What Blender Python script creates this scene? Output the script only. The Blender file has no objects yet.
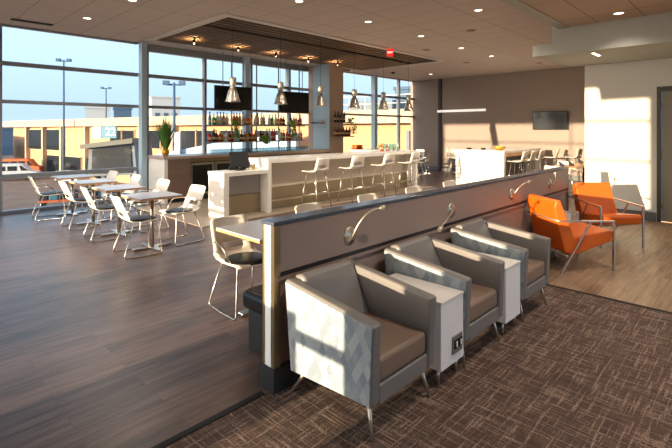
import bpy, bmesh, math, random
from mathutils import Vector, Matrix
random.seed(7)
PI = math.pi
scene = bpy.context.scene
COL = scene.collection

# ------------------------------------------------------------------ materials
def srgb(r, g, b):
    f = lambda c: ((c/255)/12.92 if c/255 <= 0.04045 else ((c/255+0.055)/1.055)**2.4)
    return (f(r), f(g), f(b), 1.0)

MATS = {}
def mat(name, col, rough=0.5, metal=0.0, noise=0.0, nscale=8.0, bump=0.0, bscale=60.0, emit=None, estr=0.0, spec=0.5, alpha=1.0, trans=0.0, ior=1.45, coat=0.0):
    if name in MATS: return MATS[name]
    m = bpy.data.materials.new(name); m.use_nodes = True
    nt = m.node_tree; b = nt.nodes['Principled BSDF']
    b.inputs['Base Color'].default_value = col
    b.inputs['Roughness'].default_value = rough
    b.inputs['Metallic'].default_value = metal
    b.inputs['Specular IOR Level'].default_value = spec
    b.inputs['IOR'].default_value = ior
    b.inputs['Transmission Weight'].default_value = trans
    b.inputs['Coat Weight'].default_value = coat
    if emit is not None:
        b.inputs['Emission Color'].default_value = emit
        b.inputs['Emission Strength'].default_value = estr
    tc = nt.nodes.new('ShaderNodeTexCoord')
    if noise > 0:
        n = nt.nodes.new('ShaderNodeTexNoise'); n.inputs['Scale'].default_value = nscale; n.inputs['Detail'].default_value = 4
        nt.links.new(tc.outputs['Object'], n.inputs['Vector'])
        mx = nt.nodes.new('ShaderNodeMix'); mx.data_type = 'RGBA'
        mx.inputs[6].default_value = tuple(c*(1-noise) for c in col[:3]) + (1,)
        mx.inputs[7].default_value = tuple(min(1, c*(1+noise)) for c in col[:3]) + (1,)
        nt.links.new(n.outputs['Fac'], mx.inputs[0]); nt.links.new(mx.outputs[2], b.inputs['Base Color'])
    if bump > 0:
        n2 = nt.nodes.new('ShaderNodeTexNoise'); n2.inputs['Scale'].default_value = bscale
        nt.links.new(tc.outputs['Object'], n2.inputs['Vector'])
        bp = nt.nodes.new('ShaderNodeBump'); bp.inputs['Strength'].default_value = bump; bp.inputs['Distance'].default_value = 0.005
        nt.links.new(n2.outputs['Fac'], bp.inputs['Height']); nt.links.new(bp.outputs['Normal'], b.inputs['Normal'])
    MATS[name] = m
    return m

def glass_mat(name, tint, gloss=0.06):
    m = bpy.data.materials.new(name); m.use_nodes = True; nt = m.node_tree
    for n in list(nt.nodes): nt.nodes.remove(n)
    out = nt.nodes.new('ShaderNodeOutputMaterial'); mx = nt.nodes.new('ShaderNodeMixShader')
    tr = nt.nodes.new('ShaderNodeBsdfTransparent'); gl = nt.nodes.new('ShaderNodeBsdfGlossy')
    tr.inputs['Color'].default_value = tint; gl.inputs['Roughness'].default_value = 0.02
    mx.inputs[0].default_value = gloss
    nt.links.new(tr.outputs[0], mx.inputs[1]); nt.links.new(gl.outputs[0], mx.inputs[2]); nt.links.new(mx.outputs[0], out.inputs[0])
    MATS[name] = m
    return m

def N(nt, t, **kw):
    n = nt.nodes.new(t)
    for k, v in kw.items(): setattr(n, k, v)
    return n

def wood_floor(name, c1, c2, rough):
    m = bpy.data.materials.new(name); m.use_nodes = True; nt = m.node_tree; b = nt.nodes['Principled BSDF']; L = nt.links
    geo = N(nt, 'ShaderNodeNewGeometry')
    br = N(nt, 'ShaderNodeTexBrick', offset=0.37, squash=1.0)
    br.inputs['Scale'].default_value = 1.0; br.inputs['Brick Width'].default_value = 1.22; br.inputs['Row Height'].default_value = 0.152
    br.inputs['Mortar Size'].default_value = 0.0008; br.inputs['Bias'].default_value = 0.0
    br.inputs['Color1'].default_value = (0, 0, 0, 1); br.inputs['Color2'].default_value = (1, 1, 1, 1); br.inputs['Mortar'].default_value = (0.1, 0.1, 0.1, 1)
    L.new(geo.outputs['Position'], br.inputs['Vector'])
    mp = N(nt, 'ShaderNodeMapping'); mp.inputs['Scale'].default_value = (1.3, 16, 1)
    L.new(geo.outputs['Position'], mp.inputs['Vector'])
    # shift the grain per plank
    ad = N(nt, 'ShaderNodeVectorMath', operation='ADD'); sc = N(nt, 'ShaderNodeVectorMath', operation='SCALE'); sc.inputs['Scale'].default_value = 9.0
    L.new(br.outputs['Color'], sc.inputs[0]); L.new(mp.outputs[0], ad.inputs[0]); L.new(sc.outputs[0], ad.inputs[1])
    n = N(nt, 'ShaderNodeTexNoise'); n.inputs['Scale'].default_value = 1.6; n.inputs['Detail'].default_value = 7; n.inputs['Roughness'].default_value = 0.68
    L.new(ad.outputs[0], n.inputs['Vector'])
    m1 = N(nt, 'ShaderNodeMath', operation='MULTIPLY'); m1.inputs[1].default_value = 0.38
    sep = N(nt, 'ShaderNodeSeparateColor'); L.new(br.outputs['Color'], sep.inputs[0]); L.new(sep.outputs[0], m1.inputs[0])
    m2 = N(nt, 'ShaderNodeMath', operation='MULTIPLY_ADD'); m2.inputs[1].default_value = 2.2; m2.inputs[2].default_value = -0.80
    L.new(n.outputs['Fac'], m2.inputs[0])
    m3 = N(nt, 'ShaderNodeMath', operation='ADD'); L.new(m1.outputs[0], m3.inputs[0]); L.new(m2.outputs[0], m3.inputs[1])
    mx = N(nt, 'ShaderNodeMix', data_type='RGBA'); mx.inputs[6].default_value = c1; mx.inputs[7].default_value = c2
    L.new(m3.outputs[0], mx.inputs[0])
    mm = N(nt, 'ShaderNodeMix', data_type='RGBA'); mm.inputs[7].default_value = tuple(c*0.35 for c in c1[:3]) + (1,)
    L.new(mx.outputs[2], mm.inputs[6]); L.new(br.outputs['Fac'], mm.inputs[0]); L.new(mm.outputs[2], b.inputs['Base Color'])
    b.inputs['Roughness'].default_value = rough
    bp = N(nt, 'ShaderNodeBump'); bp.inputs['Strength'].default_value = 0.12; bp.inputs['Distance'].default_value = 0.004
    L.new(n.outputs['Fac'], bp.inputs['Height']); L.new(bp.outputs['Normal'], b.inputs['Normal'])
    MATS[name] = m; return m

def carpet_mat(name):
    m = bpy.data.materials.new(name); m.use_nodes = True; nt = m.node_tree; b = nt.nodes['Principled BSDF']; L = nt.links
    geo = N(nt, 'ShaderNodeNewGeometry')
    def streak(sx, sy, lo, hi, off):
        mp = N(nt, 'ShaderNodeMapping'); mp.inputs['Scale'].default_value = (sx, sy, 1); mp.inputs['Location'].default_value = (off, off*1.7, 0)
        L.new(geo.outputs['Position'], mp.inputs['Vector'])
        n = N(nt, 'ShaderNodeTexNoise'); n.inputs['Scale'].default_value = 1.0; n.inputs['Detail'].default_value = 2.0
        L.new(mp.outputs[0], n.inputs['Vector'])
        r = N(nt, 'ShaderNodeMapRange'); r.inputs['From Min'].default_value = lo; r.inputs['From Max'].default_value = hi
        L.new(n.outputs['Fac'], r.inputs['Value']); return r.outputs[0]
    a = streak(3.6, 66, 0.52, 0.64, 0); c = streak(66, 3.6, 0.52, 0.64, 13)
    mxm = N(nt, 'ShaderNodeMath', operation='MAXIMUM'); L.new(a, mxm.inputs[0]); L.new(c, mxm.inputs[1])
    big = streak(3, 22, 0.3, 0.85, 31); big2 = streak(22, 3, 0.3, 0.85, 47)
    av = N(nt, 'ShaderNodeMath', operation='MULTIPLY'); L.new(big, av.inputs[0]); L.new(big2, av.inputs[1])
    fine = N(nt, 'ShaderNodeTexNoise'); fine.inputs['Scale'].default_value = 130; fine.inputs['Detail'].default_value = 2
    L.new(geo.outputs['Position'], fine.inputs['Vector'])
    s1 = N(nt, 'ShaderNodeMath', operation='MULTIPLY_ADD'); s1.inputs[1].default_value = 0.65; L.new(mxm.outputs[0], s1.inputs[0]); L.new(av.outputs[0], s1.inputs[2])
    s2 = N(nt, 'ShaderNodeMath', operation='MULTIPLY'); L.new(s1.outputs[0], s2.inputs[0])
    fr = N(nt, 'ShaderNodeMapRange'); fr.inputs['From Min'].default_value = 0.35; fr.inputs['From Max'].default_value = 0.65; fr.inputs['To Min'].default_value = 0.35; fr.inputs['To Max'].default_value = 1.25
    L.new(fine.outputs['Fac'], fr.inputs['Value']); L.new(fr.outputs[0], s2.inputs[1])
    cr = N(nt, 'ShaderNodeValToRGB'); L.new(s2.outputs[0], cr.inputs[0])
    e = cr.color_ramp.elements; e[0].position = 0.0; e[0].color = srgb(72, 55, 48); e[1].position = 0.85; e[1].color = srgb(176, 150, 132)
    x = e.new(0.3); x.color = srgb(102, 80, 69)
    L.new(cr.outputs[0], b.inputs['Base Color'])
    b.inputs['Roughness'].default_value = 0.95; b.inputs['Specular IOR Level'].default_value = 0.1
    b.inputs['Sheen Weight'].default_value = 0.12; b.inputs['Sheen Roughness'].default_value = 0.45; b.inputs['Sheen Tint'].default_value = (0.9, 0.82, 0.74, 1)
    bp = N(nt, 'ShaderNodeBump'); bp.inputs['Strength'].default_value = 0.8; bp.inputs['Distance'].default_value = 0.02
    L.new(s2.outputs[0], bp.inputs['Height'])
    L.new(bp.outputs['Normal'], b.inputs['Normal'])
    MATS[name] = m; return m

def ceiling_mat(name, col, ox, oy, sx, sy, lw=0.012, dark=0.45):
    """mineral tiles in a grid sx by sy metres"""
    m = bpy.data.materials.new(name); m.use_nodes = True; nt = m.node_tree; b = nt.nodes['Principled BSDF']; L = nt.links
    geo = N(nt, 'ShaderNodeNewGeometry'); sp = N(nt, 'ShaderNodeSeparateXYZ'); L.new(geo.outputs['Position'], sp.inputs[0])
    def line(o, off, s, w):
        a = N(nt, 'ShaderNodeMath', operation='SUBTRACT'); a.inputs[1].default_value = off; L.new(o, a.inputs[0])
        d = N(nt, 'ShaderNodeMath', operation='DIVIDE'); d.inputs[1].default_value = s; L.new(a.outputs[0], d.inputs[0])
        f = N(nt, 'ShaderNodeMath', operation='FRACT'); L.new(d.outputs[0], f.inputs[0])
        l = N(nt, 'ShaderNodeMath', operation='LESS_THAN'); l.inputs[1].default_value = w/s; L.new(f.outputs[0], l.inputs[0])
        return l.outputs[0]
    mxm = N(nt, 'ShaderNodeMath', operation='MAXIMUM'); L.new(line(sp.outputs[0], ox, sx, lw), mxm.inputs[0]); L.new(line(sp.outputs[1], oy, sy, lw), mxm.inputs[1])
    mx = N(nt, 'ShaderNodeMix', data_type='RGBA'); mx.inputs[6].default_value = col; mx.inputs[7].default_value = tuple(c*dark for c in col[:3]) + (1,)
    L.new(mxm.outputs[0], mx.inputs[0]); L.new(mx.outputs[2], b.inputs['Base Color'])
    b.inputs['Roughness'].default_value = 0.9
    inv = N(nt, 'ShaderNodeMath', operation='SUBTRACT'); inv.inputs[0].default_value = 1.0; L.new(mxm.outputs[0], inv.inputs[1])
    bp = N(nt, 'ShaderNodeBump'); bp.inputs['Strength'].default_value = 0.5; bp.inputs['Distance'].default_value = 0.01
    L.new(inv.outputs[0], bp.inputs['Height']); L.new(bp.outputs['Normal'], b.inputs['Normal'])
    MATS[name] = m; return m

def diamond_mat(name):
    m = bpy.data.materials.new(name); m.use_nodes = True; nt = m.node_tree; b = nt.nodes['Principled BSDF']; L = nt.links
    tc = N(nt, 'ShaderNodeTexCoord'); sp = N(nt, 'ShaderNodeSeparateXYZ'); L.new(tc.outputs['Object'], sp.inputs[0])
    u = N(nt, 'ShaderNodeMath', operation='DIVIDE'); u.inputs[1].default_value = 0.056; L.new(sp.outputs[1], u.inputs[0])
    v = N(nt, 'ShaderNodeMath', operation='DIVIDE'); v.inputs[1].default_value = 0.096; L.new(sp.outputs[2], v.inputs[0])
    cells = []
    for op in ('ADD', 'SUBTRACT'):
        a = N(nt, 'ShaderNodeMath', operation=op); L.new(u.outputs[0], a.inputs[0]); L.new(v.outputs[0], a.inputs[1])
        f = N(nt, 'ShaderNodeMath', operation='FLOOR'); L.new(a.outputs[0], f.inputs[0]); cells.append(f.outputs[0])
    cx = N(nt, 'ShaderNodeCombineXYZ'); L.new(cells[0], cx.inputs[0]); L.new(cells[1], cx.inputs[1])
    wn = N(nt, 'ShaderNodeTexWhiteNoise'); L.new(cx.outputs[0], wn.inputs['Vector'])
    mp = N(nt, 'ShaderNodeMapping'); mp.inputs['Scale'].default_value = (1, 40, 160); L.new(tc.outputs['Object'], mp.inputs['Vector'])
    n = N(nt, 'ShaderNodeTexNoise'); n.inputs['Scale'].default_value = 1.5; n.inputs['Detail'].default_value = 3; L.new(mp.outputs[0], n.inputs['Vector'])
    s = N(nt, 'ShaderNodeMath', operation='MULTIPLY_ADD'); s.inputs[1].default_value = 0.5; L.new(n.outputs['Fac'], s.inputs[0])
    w2 = N(nt, 'ShaderNodeMath', operation='MULTIPLY'); w2.inputs[1].default_value = 0.6; L.new(wn.outputs['Value'], w2.inputs[0]); L.new(w2.outputs[0], s.inputs[2])
    cr = N(nt, 'ShaderNodeValToRGB'); L.new(s.outputs[0], cr.inputs[0])
    e = cr.color_ramp.elements; e[0].position = 0.15; e[0].color = srgb(110, 124, 138); e[1].position = 0.95; e[1].color = srgb(170, 177, 180)
    L.new(cr.outputs[0], b.inputs['Base Color']); b.inputs['Roughness'].default_value = 0.75
    MATS[name] = m; return m

def grad_wood(name, c1, c2, axis=0, rough=0.45, scale=1.0):
    m = bpy.data.materials.new(name); m.use_nodes = True; nt = m.node_tree; b = nt.nodes['Principled BSDF']; L = nt.links
    tc = N(nt, 'ShaderNodeTexCoord'); mp = N(nt, 'ShaderNodeMapping')
    s = [18, 18, 18]; s[axis] = 1.2; mp.inputs['Scale'].default_value = tuple(x*scale for x in s); L.new(tc.outputs['Object'], mp.inputs['Vector'])
    n = N(nt, 'ShaderNodeTexNoise'); n.inputs['Scale'].default_value = 1.5; n.inputs['Detail'].default_value = 5; L.new(mp.outputs[0], n.inputs['Vector'])
    mx = N(nt, 'ShaderNodeMix', data_type='RGBA'); mx.inputs[6].default_value = c1; mx.inputs[7].default_value = c2
    L.new(n.outputs['Fac'], mx.inputs[0]); L.new(mx.outputs[2], b.inputs['Base Color']); b.inputs['Roughness'].default_value = rough
    MATS[name] = m; return m

def tile_mat(name, c1, c2, mortar, w, h, rough=0.35):
    m = bpy.data.materials.new(name); m.use_nodes = True; nt = m.node_tree; b = nt.nodes['Principled BSDF']; L = nt.links
    geo = N(nt, 'ShaderNodeNewGeometry'); sp = N(nt, 'ShaderNodeSeparateXYZ'); L.new(geo.outputs['Position'], sp.inputs[0])
    cx = N(nt, 'ShaderNodeCombineXYZ'); L.new(sp.outputs[0], cx.inputs[0]); L.new(sp.outputs[2], cx.inputs[1])
    br = N(nt, 'ShaderNodeTexBrick', offset=0.5); br.inputs['Scale'].default_value = 1; br.inputs['Brick Width'].default_value = w; br.inputs['Row Height'].default_value = h
    br.inputs['Mortar Size'].default_value = 0.003; br.inputs['Color1'].default_value = c1; br.inputs['Color2'].default_value = c2; br.inputs['Mortar'].default_value = mortar
    L.new(cx.outputs[0], br.inputs['Vector']); L.new(br.outputs['Color'], b.inputs['Base Color']); b.inputs['Roughness'].default_value = rough
    MATS[name] = m; return m

wood_floor('floor_plank', srgb(52, 40, 38), srgb(122, 99, 90), 0.34)
wood_floor('floor_plank_tan', srgb(92, 72, 55), srgb(160, 132, 104), 0.42)
carpet_mat('carpet')
ceiling_mat('ceiling_tile', srgb(206, 193, 183), 0.0, 0.15, 0.61, 1.22)
ceiling_mat('ceiling_tile_low', srgb(196, 174, 150), 0.13, 0.68, 1.22, 0.61, 0.014, 0.4)
diamond_mat('diamond_fabric')
glass_mat('window_glass', (0.985, 0.99, 0.995, 1), 0.02)
glass_mat('clear_glass', (0.86, 0.93, 0.95, 1), 0.12)
glass_mat('far_glass', (0.9, 0.95, 0.97, 1), 0.1)
grad_wood('slat_wood', srgb(104, 86, 68), srgb(136, 114, 92), 0, 0.5)
grad_wood('table_edge_wood', srgb(196, 140, 88), srgb(222, 170, 118), 0, 0.4)
grad_wood('veneer_brown', srgb(112, 92, 80), srgb(134, 112, 98), 0, 0.35, 0.4)
tile_mat('beige_tile', srgb(130, 114, 88), srgb(142, 126, 98), srgb(120, 104, 84), 0.6, 0.24)
mat('wall_grey', srgb(140, 125, 115), 0.8, noise=0.03, nscale=3)
mat('wall_white', srgb(206, 202, 190), 0.75)
mat('soffit_paint', srgb(178, 178, 168), 0.8)
mat('trim_white', srgb(214, 206, 200), 0.6)
mat('baseboard_grey', srgb(92, 90, 90), 0.6)
mat('frame_metal', srgb(140, 142, 144), 0.4, 0.2)
mat('steel_skylit_blue', srgb(168, 190, 202), 0.5)  # steel post blue; on the column side it stands for sky light
mat('sill_grey', srgb(104, 112, 124), 0.45)
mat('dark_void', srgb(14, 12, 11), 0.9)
mat('lamp_glow', (1, 0.85, 0.65, 1), 0.5, emit=(1, 0.82, 0.62, 1), estr=3.5)
mat('lamp_trim', srgb(222, 208, 194), 0.4)
mat('exit_red', srgb(200, 36, 34), 0.5, emit=srgb(255, 40, 34), estr=0.5)
mat('exit_letter', (1, 1, 1, 1), 0.5, emit=(1, 0.75, 0.7, 1), estr=1.2)
mat('black_plastic', srgb(16, 16, 18), 0.55, spec=.3)
mat('black_rubber', srgb(16, 16, 16), 0.7)
mat('screen_black', srgb(9, 10, 12), 0.12)
mat('white_shell', srgb(226, 218, 204), 0.38)
mat('white_laminate', srgb(228, 222, 214), 0.3)
mat('quartz_white', srgb(230, 225, 216), 0.25)
mat('cream_panel', srgb(206, 194, 176), 0.4)
mat('grey_panel', srgb(150, 150, 148), 0.45)
mat('table_top', srgb(176, 172, 174), 0.28, noise=0.03)
mat('chrome', srgb(214, 208, 200), 0.18, 1.0)
mat('brushed', srgb(190, 180, 162), 0.32, 0.9)
mat('bronze_strip', srgb(158, 138, 106), 0.32, 0.85)
mat('leg_metal', srgb(196, 188, 174), 0.3, 0.85)
mat('pad_black', srgb(22, 23, 26), 0.35, bump=0.1)
mat('leather_grey', srgb(124, 119, 116), 0.30, noise=0.04, nscale=12, bump=0.25, bscale=220)
mat('leather_seat', srgb(130, 108, 94), 0.34, noise=0.05, nscale=12, bump=0.25, bscale=220)
mat('leather_orange', srgb(206, 94, 20), 0.36, noise=0.06, nscale=8, bump=0.2, bscale=200)
mat('leather_black', srgb(26, 25, 25), 0.32, bump=0.3, bscale=60)
mat('divider_brown', srgb(150, 128, 118), 0.4, noise=0.03, nscale=2)
mat('divider_dark', srgb(52, 46, 46), 0.5)
mat('cap_slate', srgb(74, 80, 92), 0.2)
mat('acrylic_white', srgb(232, 236, 240), 0.25)
mat('base_black', srgb(40, 42, 46), 0.5)
mat('white_cabinet', srgb(236, 231, 230), 0.35)
mat('outlet_grey', srgb(120, 112, 104), 0.4)
mat('bell_metal', srgb(196, 188, 172), 0.28, 0.85)
mat('leaf', srgb(122, 160, 52), 0.5, noise=0.25, nscale=20)
mat('leaf_dark', srgb(74, 118, 44), 0.5, noise=0.25, nscale=20)
mat('gold_pot', srgb(196, 146, 52), 0.3, 0.6)
mat('terracotta', srgb(206, 98, 40), 0.5)
mat('fruit_yellow', srgb(226, 176, 70), 0.45)
mat('fruit_orange', srgb(226, 130, 40), 0.45)
mat('label_paper', srgb(208, 188, 146), 0.6)
mat('glass_shelf', srgb(96, 170, 150), 0.15, spec=0.6)
mat('soil', srgb(50, 38, 28), 0.9)
mat('door_wood', srgb(128, 118, 100), 0.5, noise=0.05)
mat('door_frame_m', srgb(58, 54, 42), 0.5)
# outdoors
mat('asphalt', srgb(112, 90, 80), 0.9, noise=0.35, nscale=0.5)
mat('paving', srgb(150, 118, 104), 0.9, noise=0.1, nscale=0.6)
mat('terminal_peach', srgb(176, 134, 100), 0.8, noise=0.03, nscale=0.4)
mat('terminal_fascia', srgb(168, 148, 124), 0.8)
mat('terminal_roof', srgb(120, 120, 120), 0.8)
mat('terminal_glass', srgb(22, 28, 36), 0.5, noise=0.5, nscale=0.6, spec=0.15)
mat('far_blue', srgb(62, 86, 112), 0.8)
mat('far_pale', srgb(164, 168, 172), 0.8)
mat('far_grey', srgb(98, 106, 114), 0.8)
mat('vehicle_white', srgb(170, 173, 176), 0.35)
mat('vehicle_glass', srgb(34, 40, 46), 0.15)
mat('orange_paint', srgb(190, 90, 40), 0.6)
mat('green_vest', srgb(60, 210, 96), 0.7)
mat('dark_clothes', srgb(34, 38, 50), 0.8)
mat('skin', srgb(180, 130, 104), 0.6)
mat('door_green', srgb(40, 92, 66), 0.6)
mat('sign_blue', srgb(52, 106, 128), 0.5)
mat('sign_white', srgb(230, 234, 232), 0.5)
M = MATS

# ------------------------------------------------------------------ geometry
class MB:
    def __init__(s): s.bm = bmesh.new(); s.sm = []
    def _xf(s, vs, m):
        if m is not None:
            for v in vs: v.co = m @ v.co
    def box(s, x0, x1, y0, y1, z0, z1, m=None):
        r = bmesh.ops.create_cube(s.bm, size=1.0); vs = r['verts']
        for v in vs: v.co = Vector(((x0+x1)/2 + v.co.x*(x1-x0), (y0+y1)/2 + v.co.y*(y1-y0), (z0+z1)/2 + v.co.z*(z1-z0)))
        s._xf(vs, m); return s
    def tube(s, pts, r, seg=8, cap=True):
        pts = [Vector(p) for p in pts]; rings = []
        n = len(pts); prev = None
        for i, p in enumerate(pts):
            t = (pts[min(i+1, n-1)] - pts[max(i-1, 0)]).normalized()
            if prev is None:
                a = Vector((0, 0, 1)) if abs(t.z) < 0.9 else Vector((1, 0, 0)); u = t.cross(a).normalized()
            else:
                u = (prev - t*prev.dot(t))
                u = u.normalized() if u.length > 1e-6 else t.orthogonal().normalized()
            prev = u; w = t.cross(u)
            rr = r[i] if isinstance(r, (list, tuple)) else r
            rings.append([s.bm.verts.new(p + (u*math.cos(2*PI*k/seg) + w*math.sin(2*PI*k/seg))*rr) for k in range(seg)])
        for a, b in zip(rings, rings[1:]):
            for k in range(seg):
                f = s.bm.faces.new((a[k], a[(k+1) % seg], b[(k+1) % seg], b[k])); f.smooth = True
        if cap:
            s.bm.faces.new(rings[0][::-1]); s.bm.faces.new(rings[-1])
        return s
    def lathe(s, prof, seg=16, c=(0, 0, 0), m=None):
        rings = []
        for (r, z) in prof:
            if r < 1e-5: rings.append([s.bm.verts.new(Vector(c) + Vector((0, 0, z)))])
            else: rings.append([s.bm.verts.new(Vector(c) + Vector((r*math.cos(2*PI*k/seg), r*math.sin(2*PI*k/seg), z))) for k in range(seg)])
        for a, b in zip(rings, rings[1:]):
            for k in range(seg):
                k2 = (k+1) % seg
                if len(a) == 1 and len(b) == 1: continue
                if len(a) == 1: f = s.bm.faces.new((a[0], b[k2], b[k]))
                elif len(b) == 1: f = s.bm.faces.new((a[k], a[k2], b[0]))
                else: f = s.bm.faces.new((a[k], a[k2], b[k2], b[k]))
                f.smooth = True
        if m is not None:
            for rg in rings: s._xf(rg, m)
        return s
    def prism(s, poly, lo, hi, axis='x', m=None):
        """polygon in the other two axes, extruded along axis"""
        def P(a, b, c):
            return {'x': Vector((c, a, b)), 'y': Vector((a, c, b)), 'z': Vector((a, b, c))}[axis]
        A = [s.bm.verts.new(P(a, b, lo)) for a, b in poly]; B = [s.bm.verts.new(P(a, b, hi)) for a, b in poly]
        n = len(poly)
        s.bm.faces.new(A); s.bm.faces.new(B[::-1])
        for i in range(n): s.bm.faces.new((A[i], B[i], B[(i+1) % n], A[(i+1) % n]))
        s._xf(A+B, m); return s
    def blade(s, base, tip, w, bend):
        base = Vector(base); tip = Vector(tip); side = (tip-base).cross(Vector((bend[0], bend[1], 0.3))).normalized()*w
        mid = (base+tip)/2 + Vector(bend)*-0.15
        v = [s.bm.verts.new(x) for x in (base-side*.6, base+side*.6, mid+side, mid-side, tip)]
        s.bm.faces.new((v[0], v[1], v[2], v[3])); s.bm.faces.new((v[3], v[2], v[4])); return s
    def build(s, name, m, parent=None, bevel=0.0, seg=2, solid=0.0, sub=0, label=None):
        bmesh.ops.recalc_face_normals(s.bm, faces=s.bm.faces)
        me = bpy.data.meshes.new(name); s.bm.to_mesh(me); s.bm.free()
        me.materials.append(M[m] if isinstance(m, str) else m)
        o = bpy.data.objects.new(name, me); COL.objects.link(o)
        if parent is not None: o.parent = parent
        if solid:
            md = o.modifiers.new('s', 'SOLIDIFY'); md.thickness = solid; md.offset = 0
        if bevel:
            md = o.modifiers.new('b', 'BEVEL'); md.width = bevel; md.segments = seg; md.limit_method = 'ANGLE'; md.angle_limit = 0.6
            md.harden_normals = False
            if seg > 2:
                for p in me.polygons: p.use_smooth = True
                wn = o.modifiers.new('w', 'WEIGHTED_NORMAL'); wn.keep_sharp = False
        if sub:
            md = o.modifiers.new('u', 'SUBSURF'); md.levels = sub; md.render_levels = sub
            for p in me.polygons: p.use_smooth = True
        if label: o['label'] = label
        return o

def tag(o, label, cat, group=None):
    o['label'] = label; o['category'] = cat
    if group: o['group'] = group
    return o
def thing(name, label, cat, loc=(0, 0, 0), rz=0.0, group=None):
    o = bpy.data.objects.new(name, None); COL.objects.link(o); o.empty_display_size = 0.1
    o.location = loc; o.rotation_euler = (0, 0, rz)
    return tag(o, label, cat, group)
def struct(name, mb, m, parent=None, **kw):
    o = mb.build(name, m, parent, **kw)
    if parent is None: o['kind'] = 'structure'
    return o
def copy_thing(root, loc, rz, label, group=None):
    r = root.copy(); COL.objects.link(r); r.location = loc; r.rotation_euler = (0, 0, rz); r['label'] = label
    if group: r['group'] = group
    for ch in list(root.children):
        c = ch.copy(); COL.objects.link(c); c.parent = r
        for g in list(ch.children):
            d = g.copy(); COL.objects.link(d); d.parent = c
    return r
def arc(p0, p1, p2, n=6):
    p0, p1, p2 = Vector(p0), Vector(p1), Vector(p2)
    return [p0*(1-t)**2 + p1*2*t*(1-t) + p2*t*t for t in [i/n for i in range(n+1)]]
def rpath(pts, r=0.04, n=4):
    """polyline with rounded corners"""
    pts = [Vector(p) for p in pts]; out = [pts[0]]
    for a, b, c in zip(pts, pts[1:], pts[2:]):
        d1 = (a-b); d2 = (c-b); k = min(r, d1.length*.45, d2.length*.45)
        out += arc(b + d1.normalized()*k, b, b + d2.normalized()*k, n)
    return out + [pts[-1]]
ORD = ['first', 'second', 'third', 'fourth', 'fifth', 'sixth', 'seventh', 'eighth', 'ninth', 'tenth', 'eleventh', 'twelfth', 'thirteenth', 'fourteenth', 'fifteenth', 'sixteenth', 'seventeenth', 'eighteenth', 'nineteenth', 'twentieth']

# ------------------------------------------------------------------ camera
F = 445.0; CXP, CYP = 336.0, 130.0
yaw = math.atan(429/445)          # view axis, anticlockwise from +X
cam_d = bpy.data.cameras.new('camera'); cam = bpy.data.objects.new('camera', cam_d); COL.objects.link(cam)
cam.location = (0, 0, 1.65); cam.rotation_euler = (PI/2, 0, yaw - PI/2)
cam_d.sensor_fit = 'HORIZONTAL'; cam_d.sensor_width = 36; cam_d.lens = 36*F/672
cam_d.shift_y = -(224-CYP)/672; cam_d.clip_start = 0.05; cam_d.clip_end = 600
scene.camera = cam

# ------------------------------------------------------------------ room shell
CZ = 3.72
WX0, WX1 = -1.5, 15.9            # left glazed wall, far grey wall
WY0, WY1 = -4.5, 10.7            # wall behind the camera, window wall
struct('floor', MB().prism([(WX0, 2.24), (4.97, 2.24), (4.97, 2.30), (WX1, 2.30), (WX1, WY1), (WX0, WY1)], -0.12, 0.0, 'z'), 'floor_plank')
struct('floor_tan_planks', MB().box(4.97, 9.8, WY0, 2.30, -0.12, 0.0), 'floor_plank_tan')
struct('floor_carpet', MB().box(WX0, 4.97, WY0, 2.24, -0.12, 0.004), 'carpet')
struct('trim_1', MB().box(WX0, 1.69, 2.245, 2.285, -0.02, 0.008), 'black_rubber')
struct('trim_2', MB().box(4.95, 4.985, WY0, 2.20, -0.02, 0.009), 'black_rubber')
# ceiling with an opening over the bar
RX0, RX1, RY0, RY1 = 4.45, 11.7, 7.0, 10.05
cb = MB()
cb.box(WX0, RX0, 2.5, WY1, CZ, CZ+.1); 
struct('ceiling', cb, 'ceiling_tile')
struct('ceiling_beyond_recess', MB().box(RX1, WX1, 2.5, WY1, CZ, CZ+.1), 'ceiling_tile')
struct('ceiling_middle', MB().box(RX0, RX1, 2.5, RY0, CZ, CZ+.1), 'ceiling_tile')
struct('ceiling_by_window', MB().box(RX0, RX1, RY1, WY1, CZ, CZ+.1), 'trim_white')
struct('ceiling_lower', MB().box(WX0, 8.0, WY0, 2.33, 3.36, 3.5), 'ceiling_tile_low')
struct('trim_3', MB().box(WX0, 8.0, 2.33, 2.5, 3.35, CZ+.1), 'soffit_paint')
struct('ceiling_soffit', MB().box(8.0, 9.8, WY0, 2.5, 2.93, CZ+.1), 'soffit_paint')
struct('ceiling_soffit_ledge', MB().box(8.0, 9.8, 2.5, 2.93, 2.93, 3.12), 'soffit_paint')
struct('ceiling_soffit_cover', MB().box(8.0, 9.8, 2.5, 2.62, 3.12, CZ+.1), 'soffit_paint')
# recess: side faces, dark plenum, white edge trim and wooden slats
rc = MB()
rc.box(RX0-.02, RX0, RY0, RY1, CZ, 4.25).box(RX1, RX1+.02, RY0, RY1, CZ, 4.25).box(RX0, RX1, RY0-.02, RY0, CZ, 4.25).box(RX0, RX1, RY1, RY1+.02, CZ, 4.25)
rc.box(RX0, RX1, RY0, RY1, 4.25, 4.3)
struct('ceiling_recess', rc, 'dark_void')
tr = MB()
for (a, b, c, d) in ((RX0-.16, RX0, RY0-.16, RY1+.16), (RX1, RX1+.16, RY0-.16, RY1+.16), (RX0, RX1, RY0-.16, RY0), (RX0, RX1, RY1, RY1+.12)):
    tr.box(a, b, c, d, CZ-.025, CZ+.02)
struct('trim_4', tr, 'trim_white')
sl = MB(); k = 0; y = RY0 + .05
while y < RY1 - .04:
    if k not in (5,): sl.box(RX0+.01, RX1-.01, y, y+.055, CZ+.0, CZ+.04)
    y += .180; k += 1
struct('ceiling_slats', sl, 'slat_wood')
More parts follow.
